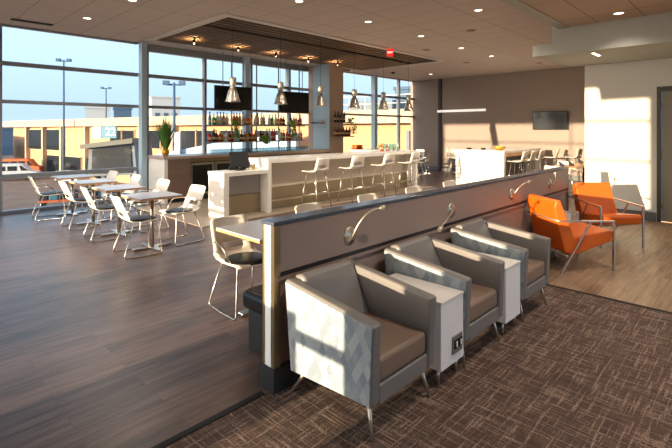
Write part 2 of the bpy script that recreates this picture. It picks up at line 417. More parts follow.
# walls
struct('wall_far', MB().box(WX1, WX1+.15, 2.5, WY1+.2, 0, CZ+.1), 'wall_grey')
struct('wall_right', MB().box(9.8, 9.95, 1.40, 2.58, 0, 2.95).box(9.8, 9.95, 0.45, 1.40, 2.41, 2.95).box(9.8, 9.95, WY0, 0.45, 0, 2.95), 'wall_white')
struct('wall_return', MB().box(9.95, WX1+.15, 2.46, 2.58, 0, CZ+.1).box(9.8, 9.95, 2.46, 2.58, 2.95, CZ+.1), 'wall_white')
struct('wall_back', MB().box(WX0-.15, 9.95, WY0-.15, WY0, 0, .4).box(WX0-.15, 9.95, WY0-.15, WY0, 3.1, CZ).box(WX0-.15, -.9, WY0-.15, WY0, .4, 3.1).box(9.2, 9.95, WY0-.15, WY0, .4, 3.1), 'wall_white')
w5 = MB().box(-.9, 9.2, WY0-.14, WY0+.02, .38, .42).build('window_added_fill', 'sill_grey'); w5['kind'] = 'structure'  # unseen window added behind the camera to bring in fill light
fr = MB()
for x in (-.87, 1.6, 4.1, 6.6, 9.17): fr.box(x-.03, x+.03, WY0-.1, WY0-.02, .4, 3.1)
fr.build('window_frame', 'frame_metal', w5)
MB().box(-.9, 9.2, WY0-.07, WY0-.06, .42, 3.1).build('glass_pane', 'window_glass', w5)
wl = MB().box(WX0-.15, WX0, WY0, 1.68, 0, CZ).box(WX0-.15, WX0, 9.62, WY1+.15, 0, CZ).box(WX0-.15, WX0, 1.68, 9.62, 3.62, CZ+.1).box(WX0-.15, WX0, 2.12, 3.2, 0, .86).box(WX0-.15, WX0, 4.2, 5.6, 0, .60)  # low solid panels are unseen additions that shade the floor and divider end
struct('wall_left', wl, 'wall_white')
struct('wall_column', MB().box(9.8, 10.42, 9.72, WY1, 0, CZ-.001), mat('column_beige', srgb(178, 154, 136), 0.7))
struct('wall_column_skylit_side', MB().box(9.785, 9.8, 9.722, WY1-.25, 0, CZ-.002), 'steel_skylit_blue')  # thin sheet: blue sky light on this face is put into its colour
struct('trim_5', MB().box(15.82, 15.9, 9.40, 9.52, 0, CZ-.002), mat('dark_conduit', srgb(66, 50, 44), 0.6))
for n, b in (('far', (15.86, 15.9, 2.6, 10.6)), ('right', (9.77, 9.8, 1.42, 2.58))):
    struct('baseboard_'+n, MB().box(*b, 0.001, .16), 'baseboard_grey')
struct('baseboard_door', MB().box(9.77, 9.8, -4.4, 0.38, 0.001, .16), 'baseboard_grey')

# window wall: sill curb, head, transoms, mullions, glass
def glazing(name, x0, x1, mull, blue=(), head=3.55, sillz=0.06):
    root = MB().box(x0, x1, WY1-.02, WY1+.14, -.1, sillz).build(name, 'sill_grey'); root['kind'] = 'structure'
    fr = MB()
    for z, h in ((0.73, .045), (2.21, .035), (2.96, .04)): fr.box(x0, x1, WY1-.01, WY1+.09, z-h, z+h)
    fr.box(x0, x1, WY1-.02, WY1+.12, head, CZ+.02)
    for mx_ in mull: fr.box(mx_-.035, mx_+.035, WY1-.03, WY1+.1, sillz, CZ)
    fr.build('window_frame', 'frame_metal', root)
    for bx, w in blue: MB().box(bx-w/2, bx+w/2, WY1-.22, WY1-.03, 0, CZ-.002).build('steel_post', 'steel_skylit_blue', root, bevel=.01)
    MB().box(x0, x1, WY1+.03, WY1+.045, sillz, head).build('glass_pane', 'window_glass', root)
    return root
glazing('window_1', WX0, 4.35, (1.69,), ((4.40, .13),), head=CZ-.03)
glazing('window_2', 4.52, 9.8, (4.55, 6.09, 7.56, 9.0), ((7.30, .14),))
glazing('window_3', 10.42, WX1, (10.5, 13.3, 14.8), ((13.05, .16),), head=CZ-.03)
# left glazed wall (mostly out of view, it lets the low sun in)
w4 = MB().box(WX0-.12, WX0, 1.68, 9.62, -.1, .05).build('window_4', 'sill_grey'); w4['kind'] = 'structure'
fr = MB()
for z, h in ((0.73, .04), (2.21, .022), (2.96, .022)): fr.box(WX0-.06, WX0-.01, 1.68, 9.62, z-h, z+h)
for y in (1.70, 4.9, 9.59): fr.box(WX0-.06, WX0-.01, y-.02, y+.02, 0, 3.62)
fr.build('window_frame', 'frame_metal', w4)
MB().box(WX0-.05, WX0-.04, 1.68, 9.62, .05, 3.62).build('glass_pane', 'window_glass', w4)

# door in the white wall
d = MB().box(9.83, 9.88, 0.5, 1.33, 0.01, 2.34).build('door_1', 'door_wood'); d['kind'] = 'structure'
MB().box(9.785, 9.95, 1.345, 1.405, 0, 2.43).box(9.785, 9.95, .42, .495, 0, 2.43).box(9.785, 9.95, .495, 1.335, 2.345, 2.43).build('door_frame', 'door_frame_m', d)
for z in (.3, 1.2, 2.1): MB().tube([(9.822, 1.33, z-.06), (9.822, 1.33, z+.06)], .012).build('hinge', 'brushed', d)
MB().tube([(9.83, .57, 1.02), (9.76, .57, 1.02), (9.76, .68, 1.02)], .012).build('door_handle', 'brushed', d)

# bar floor pad
struct('floor_bar_tiles', MB().prism([(3.85, 6.85), (11.2, 6.85), (11.2, 9.6), (3.85, 9.6)], 0.0005, 0.012, 'z'), mat('pad_tile', srgb(150, 136, 120), 0.4, noise=0.05))

# ------------------------------------------------------------------ ceiling fittings
def downlight(x, y, z, label, r=.062, power=95, grp='recessed ceiling downlights'):
    t = thing('ceiling_light', label, 'ceiling light', (x, y, z), 0, grp)
    MB().lathe([(r, 0.0), (r*1.3, 0.0), (r*1.3, -.008), (r, -.008), (r, 0.0)], 20).build('trim_ring', 'lamp_trim', t)
    MB().lathe([(0, -.003), (r, -.003)], 20).build('lens', 'lamp_glow', t)
    l = bpy.data.lights.new('downlight', 'SPOT'); l.energy = power; l.spot_size = 2.3; l.spot_blend = 0.8; l.shadow_soft_size = .08
    l.color = (1.0, 0.88, 0.74)
    lo = bpy.data.objects.new('downlight_lamp', l); COL.objects.link(lo); lo.location = (0, 0, -.03); lo.parent = t
    return t
DL = [(2.73, 9.02, 'round recessed ceiling light near the dark slot vent by the windows'), (2.85, 7.25, 'round recessed ceiling light above the aisle side of the window tables'),
      (4.73, 5.38, 'round recessed ceiling light nearest the corner of the slatted recess'), (6.54, 5.45, 'round recessed ceiling light between the red exit sign and the nearer lights'),
      (7.23, 3.56, 'large round recessed ceiling light in the dark patch of ceiling near the lower ceiling edge'), (8.35, 5.45, 'small round ceiling light just past the red exit sign'),
      (10.28, 5.52, 'small round ceiling light above the middle of the back dining area'), (11.98, 5.51, 'small round ceiling light above the white island'),
      (14.3, 8.9, 'small round ceiling light in the far window corner')]
for x, y, lb in DL: downlight(x, y, CZ-.001, lb, power=15 if x > 14 else 115)
downlight(7.55, 1.54, 3.359, 'round recessed light in the lower ceiling above the orange chairs', power=22)
# same fittings, added out of view as fill light for the lounge
for x, y in ((13.2, 4.2),): downlight(x, y, CZ-.001, 'added round fill light, out of view, over the unlit side of the lounge')
for x, y in ((3.0, .6), (5.4, .8), (1.0, -1.6), (4.4, -1.8), (7.3, -1.6)): downlight(x, y, 3.359, 'added round fill light, out of view, in the lower ceiling over the carpet')
t = thing('slot_light', 'slanted strip light set in the underside of the white soffit', 'ceiling light', (8.45, 2.05, 2.93))
MB().box(-.22, .22, -.045, .045, -.006, .0).build('light_frame', 'lamp_trim', t)
MB().box(-.19, .19, -.02, .02, -.010, -.006).build('lens', 'lamp_glow', t)
t = thing('slot_vent', 'dark linear air slot in the ceiling beside the windows', 'vent', (2.1, 10.1, CZ))
MB().box(-.34, .34, -.07, .07, -.012, -.001).build('vent_frame', 'black_plastic', t)
for i in range(3): MB().box(-.32, .32, -.045+i*.04, -.035+i*.04, -.018, -.012).build('vent_blade', 'baseboard_grey', t)
for x, y, lb in ((8.6, 4.4, 'small round grey speaker in the ceiling beyond the large light'), (9.9, 6.3, 'small round speaker in the ceiling by the slatted recess end'), (12.6, 6.6, 'small round ceiling speaker above the island stools'), (14.2, 5.0, 'small round ceiling speaker near the grey wall')):
    tag(MB().lathe([(0, -.012), (.09, -.012), (.1, 0)], 18, (x, y, CZ)).build('ceiling_speaker', mat('speaker_grey', srgb(140, 122, 108), 0.6)), lb, 'speaker', 'round ceiling speakers')
tag(MB().lathe([(0, -.05), (.05, -.05), (.07, -.02), (.07, 0)], 16, (12.9, 9.6, CZ)).build('smoke_detector', 'black_plastic'), 'dark dome fitting on the ceiling near the window corner', 'detector')
tag(MB().box(10.9, 11.3, 10.2, 10.32, CZ-.05, CZ-.0).build('ceiling_grille', 'black_plastic'), 'long dark grille in the ceiling beside the column', 'vent')
# exit sign
t = thing('exit_sign', 'red illuminated exit sign hanging at the edge of the slatted recess', 'exit sign', (8.95, 6.75, CZ), math.radians(-50))
MB().box(-.02, .02, -.02, .02, -.05, 0).build('mount', 'lamp_trim', t)
MB().box(-.08, .08, -.02, .02, -.23, -.04).build('sign_panel', 'exit_red', t, bevel=.006)
def letters(txt, m, parent, loc, size, rot, name='lettering', ext=.002):
    c = bpy.data.curves.new(name, 'FONT'); c.body = txt; c.size = size; c.extrude = ext; c.align_x = 'CENTER'; c.align_y = 'CENTER'
    o = bpy.data.objects.new(name, c); COL.objects.link(o); c.materials.append(M[m])
    dg = bpy.context.evaluated_depsgraph_get(); me = bpy.data.meshes.new_from_object(o.evaluated_get(dg)); me.name = name
    bpy.data.objects.remove(o)
    o = bpy.data.objects.new(name, me); COL.objects.link(o)
    if not me.materials: me.materials.append(M[m])
    o.location = loc; o.rotation_euler = rot; o.parent = parent
    return o
letters('EXIT', 'exit_letter', t, (0, -.023, -.135), .066, (PI/2, 0, 0))
# little spot heads under the slats with a warm glow
for i, (x, y) in enumerate(((5.0, 9.26), (6.2, 9.3), (7.4, 9.34), (8.55, 9.32), (9.7, 9.26))):
    t = thing('track_spotlight', 'small warm spotlight under the ceiling slats, %s from the window-table end' % ORD[i], 'spotlight', (x, y, CZ), 0, 'spotlights in the slatted recess')
    MB().tube([(0, 0, .05), (0, 0, -.05)], .008).build('stem', 'black_plastic', t)
    MB().tube([(0, 0, -.05), (.03, .05, -.10)], .03, 10).build('lamp_head', 'black_plastic', t)
    MB().lathe([(0, -.001), (.024, -.001)], 10, m=Matrix.Translation((.033, .055, -.105)) @ Matrix.Rotation(-.6, 4, 'X')).build('bulb', 'lamp_glow', t)
    l = bpy.data.lights.new('spot_glow', 'SPOT'); l.energy = 26; l.spot_size = 2.5; l.spot_blend = 1.0; l.shadow_soft_size = .05; l.color = (1.0, .58, .28)
    lo = bpy.data.objects.new('spotlight_lamp', l); COL.objects.link(lo); lo.location = (.05, .08, -.19); lo.rotation_euler = (PI, 0, 0); lo.parent = t

# ------------------------------------------------------------------ room divider
DX0, DX1 = 1.74, 7.56
t = thing('room_divider', 'long low brown room divider with slate coloured cap between armchairs and dining tables', 'divider', ((DX0+DX1)/2, 2.28, 0))
o = t.location.x; hx = (DX1-DX0)/2
MB().box(-hx+.03, hx, -.04, .05, .14, .80).build('lower_panel', 'divider_brown', t)
MB().box(-hx+.03, hx, -.06, .055, .742, 1.045).build('upper_panel', 'divider_brown', t, bevel=.004)
MB().box(-hx+.03, hx, -.045, .052, .708, .742).build('reveal', 'divider_dark', t)
MB().box(-hx+.01, hx, -.064, -.045, .692, .708).build('ledge_strip', 'divider_brown', t)
MB().box(-hx-.01, hx+.005, -.068, .068, 1.045, 1.07).build('top_cap', 'cap_slate', t, bevel=.006)
MB().box(-hx-.001, -hx-.0, -.0625, -.030, .146, 1.044).build('end_strip', 'bronze_strip', t, bevel=.008)
MB().box(-hx+.0, -hx+.03, .035, .062, .14, 1.045).build('end_strip', 'bronze_strip', t, bevel=.008)
MB().box(-hx+.001, -hx+.050, -.0635, -.0405, .146, 1.044).build('corner_strip', 'bronze_strip', t)
MB().box(-hx+.004, -hx+.03, -.030, .035, .14, 1.045).build('end_light_strip', 'acrylic_white', t)
MB().box(-hx-.02, hx+.005, -.085, .075, .0, .145).build('plinth', 'base_black', t, bevel=.004)
MB().box(hx-.02, hx+.004, -.062, .060, .14, 1.045).build('end_strip', 'veneer_brown', t)

# reading lamps on the divider
def reading_lamp(x, z, pts, head, label):
    t = thing('reading_lamp', label, 'lamp', (x, 2.219, z), 0, 'reading lamps on the divider')
    MB().lathe([(0, .016), (.028, .016), (.034, .010), (.064, .008), (.068, 0.0)], 20, m=Matrix.Rotation(PI/2, 4, 'X')).build('wall_plate', 'brushed', t)
    MB().tube([(0, -.012, 0)] + [Vector(p) for p in pts], .0075, 8).build('gooseneck', 'brushed', t)
    a, b = head
    MB().tube([a, Vector(a).lerp(Vector(b), .25), b], [.010, .019, .019], 10).build('lamp_head', 'brushed', t)
    return t
def goose(p0, p1, p2): return arc(p0, p1, p2, 8)
reading_lamp(2.45, .865, goose((0, -.03, .0), (.03, -.10, .20), (.16, -.16, .205)), ((.155, -.16, .205), (.235, -.175, .205)), 'metal gooseneck reading lamp on the divider, the one behind the first armchair')
reading_lamp(3.94, .865, goose((0, -.03, .0), (-.16, -.10, .01), (-.40, -.13, -.075)), ((-.40, -.13, -.075), (-.47, -.14, -.105)), 'metal gooseneck reading lamp bent down, behind the second armchair')
reading_lamp(5.38, .87, goose((0, -.03, .0), (.0, -.10, .13), (.13, -.15, .15)), ((.13, -.15, .15), (.19, -.16, .15)), 'metal gooseneck reading lamp behind the third armchair')
reading_lamp(6.71, .88, goose((0, -.03, .0), (-.02, -.12, .03), (-.08, -.10, .13)), ((-.08, -.10, .13), (-.095, -.10, .18)), 'metal gooseneck reading lamp at the far end of the divider behind the orange chairs')

# ------------------------------------------------------------------ armchairs
def armchair():
    t = thing('armchair', '', 'armchair', (2.10, 1.80, 0), 0, 'grey leather armchairs along the divider')
    prof = [(-.325, .195), (-.345, .63), (.372, .715), (.315, .155)]
    for s in (-1, 1):
        x0, x1 = (s*.31, s*.235)
        a = MB().prism(prof, min(x0, x1), max(x0, x1), 'x').build('armrest', 'leather_grey', t, bevel=.016, seg=3)
        inset = [(-.318, .205), (-.337, .617), (.363, .70), (.309, .166)]
        xo = s*.316
        MB().prism(inset, min(s*.309, xo), max(s*.309, xo), 'x').build('side_panel', 'diamond_fabric', a, bevel=.003, label='pale blue diamond patterned side panel')
    MB().box(-.234, .234, -.318, .20, .29, .425).build('seat_cushion', 'leather_seat', t, bevel=.028, seg=4)
    MB().box(-.234, .234, -.322, .27, .185, .288).build('seat_base', 'leather_grey', t, bevel=.008)
    MB().prism([(.12, .37), (.135, .44), (.275, .715), (.305, .74), (.375, .722), (.375, .66), (.305, .17), (.21, .17), (.21, .36)], -.234, .234, 'x').build('backrest', 'leather_grey', t, bevel=.022, seg=4)
    for sx, sy in ((-1, -1), (1, -1), (-1, 1), (1, 1)):
        MB().tube([(sx*.25, -.26 if sy < 0 else .22, .19), (sx*.275, -.31 if sy < 0 else .35, .0)], [.015, .008], 10).build('leg', 'leg_metal', t)
    return t
ac = armchair(); ac['label'] = 'grey leather armchair nearest the bronze end of the divider, sunlit diamond pattern side'
ac2 = copy_thing(ac, (3.105, 1.80, 0), 0, 'grey leather armchair between the two white side cabinets')
ac3 = copy_thing(ac, (4.135, 1.80, 0), 0, 'grey leather armchair next to the orange chairs')

def side_table():
    t = thing('side_cabinet', '', 'side table', (2.64, 1.76, 0), 0, 'white side cabinets between the armchairs')
    MB().box(-.145, .145, -.28, .28, .11, .535).build('cabinet_body', 'white_cabinet', t, bevel=.003)
    MB().box(-.147, .147, -.284, .284, .535, .553).build('cabinet_top', 'white_laminate', t, bevel=.003)
    for sx in (-1, 1):
        for sy in (-1, 1): MB().tube([(sx*.115, sy*.24, .111), (sx*.115, sy*.24, 0)], .012, 10).build('leg', 'leg_metal', t)
    p = MB().box(-.01, .115, -.290, -.281, .175, .29).build('outlet_plate', 'outlet_grey', t, bevel=.002)
    for i in (0, 1):
        MB().box(.005+i*.055, .05+i*.055, -.296, -.290, .21, .265).build('socket', 'black_plastic', p)
        MB().box(.018+i*.055, .036+i*.055, -.300, -.296, .22, .255).build('socket_switch', 'white_laminate', p)
    return t
st = side_table(); st['label'] = 'white side cabinet with power outlet between the first and second armchairs'
for loc, rz, lb in (((3.62, 1.76, 0), 0, 'plain white side cabinet between the second and third armchairs'), ((6.24, 2.03, 0), math.radians(90), 'plain white side cabinet behind the orange chairs')):
    r = st.copy(); COL.objects.link(r); r.location = loc; r.rotation_euler = (0, 0, rz); r['label'] = lb
    for ch in list(st.children):
        if ch.name.startswith('outlet'): continue
        c = ch.copy(); COL.objects.link(c); c.parent = r

# ------------------------------------------------------------------ orange lounge chairs
def lounge_chair():
    t = thing('lounge_chair', '', 'lounge chair', (5.92, 1.74, 0), math.radians(53.1), 'orange leather lounge chairs')
    MB().prism([(-.36, .335), (-.385, .43), (-.36, .465), (.13, .40), (.22, .21), (.12, .195)], -.28, .28, 'x').build('seat', 'leather_orange', t, bevel=.018, seg=3)
    MB().prism([(.12, .385), (.305, .84), (.36, .83), (.385, .74), (.25, .22), (.205, .22)], -.28, .28, 'x').build('backrest', 'leather_orange', t, bevel=.02, seg=3)
    for s in (-1, 1):
        x = s*.305
        f = MB()
        f.prism([(-.372, 0), (-.354, 0), (-.354, .566), (-.372, .584)], x-.012, x+.012, 'x')
        f.prism([(-.354, .566), (-.372, .584), (.34, .610), (.34, .592)], x-.012, x+.012, 'x')
        f.prism([(-.07, .575), (-.05, .575), (.330, 0), (.308, 0)], x-.009, x+.009, 'x')
        f.build('arm_frame', mat('chair_steel', srgb(206, 200, 192), .22, .95), t)
    MB().tube([(-.30, .345, .60), (.30, .345, .60)], .011, 8).build('cross_rail', 'leg_metal', t)
    MB().tube([(-.30, .235, .19), (.30, .235, .19)], .011, 8).build('cross_rail', 'leg_metal', t)
    return t
lc = lounge_chair(); lc['label'] = 'orange leather lounge chair with metal arms beside the third armchair'
copy_thing(lc, (7.50, 1.70, 0), math.radians(-43.6), 'orange leather lounge chair with metal arms closest to the white wall')

# ------------------------------------------------------------------ dining tables and chairs
def shell_mesh(w=.44, back_h=.80, seat_z=.45, depth=.42, hole=True, lean=.14):
    """one-piece moulded shell, faces local +X; has a slot low in the back"""
    mb = MB(); bm = mb.bm
    prof = []
    fx = depth*.5
    prof += [(fx+.02, seat_z-.015), (fx, seat_z), (fx-.12, seat_z-.008), (-.02, seat_z-.012), (-.13, seat_z+.0), (-.178, seat_z+.03)]
    zb = seat_z+.03
    hb = back_h - zb
    for k in (0.12, .30, .5, .7, .87, .96, 1.0):
        prof.append((-.185 - lean*k + (.01 if k == 1 else 0), zb + hb*k))
    n = len(prof); cols = 8; grid = []
    for i, (x, z) in enumerate(prof):
        tb = max(0, (z - zb)/hb); ww = w*(1 - .10*tb)
        if i == n-1: ww *= .84
        if i == n-2: ww *= .95
        row = []
        for j in range(cols+1):
            u = j/cols*2-1; cv = .030*u*u
            row.append(bm.verts.new((x + (cv if z > seat_z+.05 else 0), u*ww/2, z + (cv*.5 if z <= seat_z+.05 else 0))))
        grid.append(row)
    for i in range(n-1):
        for j in range(cols):
            if hole and i == 6 and 2 <= j <= 5: continue
            f = bm.faces.new((grid[i][j], grid[i][j+1], grid[i+1][j+1], grid[i+1][j])); f.smooth = True
    return mb
def dining_chair():
    t = thing('dining_chair', '', 'chair', (0, 0, 0), 0)
    shell_mesh().build('seat_shell', 'white_shell', t, solid=.010)
    MB().lathe([(0, .474), (.15, .476), (.19, .468), (.20, .448)], 20, m=Matrix.Translation((.035, 0, 0)) @ Matrix.Diagonal((1.0, 1.03, 1, 1))).build('seat_pad', 'pad_black', t)
    for s in (-1, 1):
        p = rpath([(-.11, s*.17, .438), (-.25, s*.235, .014), (.0, s*.245, .010), (.24, s*.235, .010), (.19, s*.19, .438), (.02, s*.13, .436)], .045)
        MB().tube(p, .0085, 8).build('leg_frame', 'chrome', t)
        q = rpath([(-.215, s*.205, .60), (-.12, s*.235, .62), (.02, s*.24, .60), (.11, s*.205, .452)], .05)
        MB().tube(q, .008, 8).build('arm_rail', 'chrome', t)
    return t
def cafe_table(lx=.60, ly=.62):
    t = thing('cafe_table', '', 'table', (0, 0, 0), 0)
    MB().box(-lx/2, lx/2, -ly/2, ly/2, .732, .745).build('table_top', 'table_top', t, bevel=.002)
    MB().box(-lx/2, lx/2, -ly/2, ly/2, .712, .7315).build('edge_band', 'table_edge_wood', t)
    MB().tube([(0, 0, .712), (0, 0, .03)], .028, 14).build('pedestal', 'chrome', t)
    b = MB()
    b.prism([(-.27, -.035), (-.05, -.05), (-.035, -.27), (.035, -.27), (.05, -.05), (.27, -.035), (.27, .035), (.05, .05), (.035, .27), (-.035, .27), (-.05, .05), (-.27, .035)], .006, .03, 'z')
    b.build('cross_base', 'chrome', t, bevel=.006)
    return t
ct = cafe_table(); first_ct = [True]
def put(proto, flag, loc, rz, label, group):
    if flag[0]:
        flag[0] = False; proto.location = loc; proto.rotation_euler = (0, 0, rz); proto['label'] = label; proto['group'] = group; return proto
    return copy_thing(proto, loc, rz, label, group)
dc = dining_chair(); first_dc = [True]
TY = (6.18, 7.40, 8.60, 9.80)
which = ['nearest the bar end', 'second from the bar end', 'third from the bar end', 'farthest toward the outside corner']
for y, w in zip(TY, which):
    put(ct, first_ct, (2.70, y, 0), 0, 'square cafe table in the window row, ' + w, 'cafe tables in the window row')
for i, (y, w) in enumerate(zip((6.05, 7.30, 8.45, 9.60), which)):
    put(dc, first_dc, (2.45 if i < 3 else 2.27, y-.02*i + (.12 if i == 3 else 0), 0), math.radians(random.uniform(-6, 3)), 'white shell chair on the outer side of the window-row table ' + w, 'white chairs at the window tables')
for i, (y, w) in enumerate(zip((6.25, 7.42, 8.60, 9.75), which)):
    put(dc, first_dc, (3.17, y, 0), PI + math.radians(random.uniform(-4, 12)), 'white shell chair on the bar side of the window-row table ' + w, 'white chairs at the window tables')
# row along the divider
for i in range(5):
    x = 2.53 + 1.07*i
    w = ['first', 'second', 'third', 'fourth', 'fifth'][i]
    ta = copy_thing(ct, (x, 3.34, 0), 0, 'pale cafe table behind the divider, %s from its bronze end' % w, 'cafe tables behind the divider')
    ta.scale = (1.08, 1.09, 1)
    put(dc, first_dc, (x-.13-.01*i, 3.50, 0), -PI/2 + random.uniform(-.05, .05), 'white shell chair behind the divider, %s from its bronze end' % w, 'white chairs behind the divider')
t = thing('banquette', 'black leather bench seat along the back of the divider', 'bench', (4.7, 2.62, 0))
MB().box(-2.78, 2.78, -.20, .24, .30, .45).build('seat_cushion', 'leather_black', t, bevel=.05, seg=4)
MB().box(-2.74, 2.74, -.20, .19, .0, .30).build('bench_base', 'base_black', t, bevel=.005)

# ------------------------------------------------------------------ bar
BY = 7.10
t = thing('bar_counter', 'long high white bar counter with cream front and tiled kick panel', 'bar', (8.05, BY, 0))
x0, x1 = -2.63, 2.65
MB().box(x0, x1, 0, .70, .985, 1.07).build('counter_top', 'quartz_white', t, bevel=.004)
MB().box(x0, x0+.09, 0.001, .60, .0, .984).build('end_panel', 'quartz_white', t, bevel=.003)
MB().box(x1-.09, x1, 0.001, .60, .0, .984).build('end_panel', 'quartz_white', t, bevel=.003)
MB().box(x0+.09, x1-.09, .30, .36, .46, .984).build('front_panel', 'cream_panel', t)
MB().box(x0+.09, x1-.09, .28, .36, .0, .458).build('kick_tiles', 'beige_tile', t)
MB().tube([(x0+.09, .16, .20), (x1-.09, .16, .20)], .019, 10).build('foot_rail', 'brushed', t)
t = thing('bar_counter', 'low white host counter with side panel joined to the high bar', 'bar', (4.92, BY, 0), 0)
MB().box(-.50, .495, 0, .56, .79, .865).build('counter_top', 'quartz_white', t, bevel=.003)
MB().box(-.50, -.39, .001, .54, 0, .789).build('end_panel', 'quartz_white', t, bevel=.003)
MB().box(-.39, .495, .26, .32, .40, .789).build('front_panel', mat('panel_cool', srgb(178, 172, 166), .4), t)
MB().box(-.39, .495, .24, .32, 0, .398).build('kick_tiles', 'beige_tile', t)
# return counter at the far end of the bar
t = thing('bar_counter', 'short white return counter at the window end of the bar', 'bar', (10.35, 8.55, 0))
MB().box(-.35, .35, -.74, .55, 1.0, 1.068).build('counter_top', 'quartz_white', t, bevel=.003)
MB().box(-.30, .30, -.72, .50, 0, .999).build('front_panel', 'cream_panel', t)
# back bar
t = thing('back_bar', 'brown back bar cabinet with pale end and glass door fridge', 'cabinet', (7.15, 10.05, 0))
MB().box(-2.68, 2.62, -.42, .44, .985, 1.05).build('counter_top', mat('backbar_top', srgb(172, 150, 134), .3), t, bevel=.004)
MB().box(-2.66, -2.58, -.40, .42, 0, .984).build('end_panel', 'white_laminate', t)
MB().box(-2.58, -2.03, -.39, .42, .08, .984).build('cabinet_body', 'veneer_brown', t)
MB().box(-2.58, 2.60, -.35, .40, 0.0, .08).build('plinth', 'base_black', t)
MB().box(-.70, 2.60, -.39, .42, .08, .984).build('cabinet_body', 'veneer_brown', t)
fr = MB().box(-2.03, -.70, -.30, .42, .08, .984).build('fridge_body', 'black_plastic', t)
for k in range(2):
    dx = -2.0 + k*.65
    dr = MB()
    dr.box(dx, dx+.62, -.345, -.305, .12, .16).box(dx, dx+.62, -.345, -.305, .82, .87).box(dx, dx+.05, -.345, -.305, .16, .82).box(dx+.57, dx+.62, -.345, -.305, .16, .82)
    q = dr.build('fridge_door', 'brushed', t)
    MB().box(dx+.05, dx+.57, -.33, -.32, .16, .82).build('door_glass', mat('fridge_glass', srgb(40, 42, 34), .1), q)
    MB().tube([(dx+.55, -.37, .4), (dx+.55, -.37, .62)], .01).build('door_handle', 'brushed', q)
MB().box(-2.02, -.70, -.345, -.30, .89, .97).build('fridge_vent', 'bronze_strip', t)
# register on the low counter
t = thing('cash_register', 'black touch screen register on the low host counter', 'register', (4.93, 7.36, .866), math.radians(-18))
MB().lathe([(0, 0), (.09, 0), (.085, .02), (.03, .03), (.0, .03)], 16).build('stand_base', 'black_plastic', t)
MB().tube([(0, 0, .02), (.03, .0, .16)], .018).build('stand_arm', 'chrome', t)
MB().prism([(-.06, .07), (.06, .36), (.085, .35), (-.035, .06)], -.19, .19, 'x').build('screen_body', 'black_plastic', t, bevel=.006)
MB().box(-.17, .17, .11, .20, 0.0, .07).build('printer', 'black_plastic', t, bevel=.01)
t = thing('wire_basket', 'small metal wire basket of packets beside the register', 'basket', (5.22, 7.33, .866))
for z in (.01, .05, .1): MB().tube([(math.cos(a*PI/6)*.085, math.sin(a*PI/6)*.06, z) for a in range(13)], .004, 6).build('hoop', 'chrome', t)
MB().lathe([(0, .005), (.075, .006)], 12, m=Matrix.Diagonal((1, .7, 1, 1))).build('basket_floor', 'chrome', t)
for i in range(5): MB().box(-.05+i*.02, -.037+i*.02, -.03, .03, .012, .10+.01*(i % 2)).build('packet', ['label_paper', 'fruit_yellow', 'white_laminate'][i % 3], t)

# bar stools
def bar_stool():
    t = thing('bar_stool', '', 'bar stool', (0, 0, 0), 0)
    shell_mesh(.43, 1.06, .77, .38, True, .06).build('seat_shell', 'white_shell', t, solid=.010)
    for sy in (-1, 1):
        for sx in (-1, 1):
            MB().tube([(-.13 if sx < 0 else .14, sy*.13, .755), (sx*.235, sy*.225, 0.0)], .010, 8).build('leg', 'chrome', t)
    k = .68
    def at(sx, sy, z):
        a = Vector((-.13 if sx < 0 else .14, sy*.13, .755)); b = Vector((sx*.235, sy*.225, 0.0)); return a.lerp(b, (0.755-z)/.755)
    for a, b, z in (((1, -1), (1, 1), .27), ((-1, -1), (1, -1), .33), ((-1, 1), (1, 1), .33), ((-1, -1), (-1, 1), .33)):
        MB().tube([at(*a, z), at(*b, z)], .008, 8).build('stretcher', 'chrome', t)
    return t
bs = bar_stool(); f_bs = [True]
for i, x in enumerate((6.45, 7.58, 8.74, 9.86)):
    put(bs, f_bs, (x, 6.80, .012), PI/2 + random.uniform(-.08, .08), 'white bar stool at the high bar, %s from the host counter' % ORD[i], 'white stools at the bar')
put(bs, f_bs, (11.02, 7.42, .012), PI*.9, 'white bar stool just past the far end of the bar', 'white stools at the bar')

# island
t = thing('island_table', 'bright white waterfall island table with wood edged top', 'island', (13.45, 5.94, 0))
MB().box(-1.35, 1.5, -.74, .74, 1.0, 1.065).build('island_top', 'quartz_white', t, bevel=.004)
MB().box(-1.35, -1.22, -.735, .735, 0, .999).build('side_panel', 'quartz_white', t, bevel=.003)
MB().box(1.37, 1.5, -.735, .735, 0, .999).build('side_panel', 'quartz_white', t, bevel=.003)
MB().box(-1.22, 1.37, -.25, .25, 0, .999).build('centre_cabinet', mat('island_core', srgb(112, 110, 114), .5), t)
MB().box(-1.22, 1.37, -.74, -.70, .90, .998).build('apron', 'table_edge_wood', t)
for i, x in enumerate((12.45, 13.1, 13.75)):
    put(bs, f_bs, (x, 4.95, 0), PI/2, 'white stool on the aisle side of the island, %s from its white end panel' % ORD[i], 'white stools at the island')
for i, x in enumerate((15.12, 15.58)):
    put(bs, f_bs, (x, 4.95-.45*i, 0), PI/2+.2, 'white stool by the grey wall beyond the island, %s from the island' % ORD[i], 'white stools at the island')
put(bs, f_bs, (12.7, 7.0, 0), -PI/2-.3, 'white stool on the window side of the island', 'white stools at the island')
t = thing('serving_bowl', 'curved gold bowl of fruit on the island', 'bowl', (12.35, 5.45, 1.066))
MB().lathe([(0, .0), (.07, .0), (.14, .05), (.19, .11), (.18, .11), (.13, .06), (.06, .012), (0, .012)], 20).build('bowl', 'gold_pot', t)
for i in range(5): MB().lathe([(0, -.04), (.03, -.026), (.04, 0), (.03, .026), (0, .04)], 10, (.07*math.cos(i*1.3), .07*math.sin(i*1.3), .085)).build('fruit', 'fruit_yellow', t)
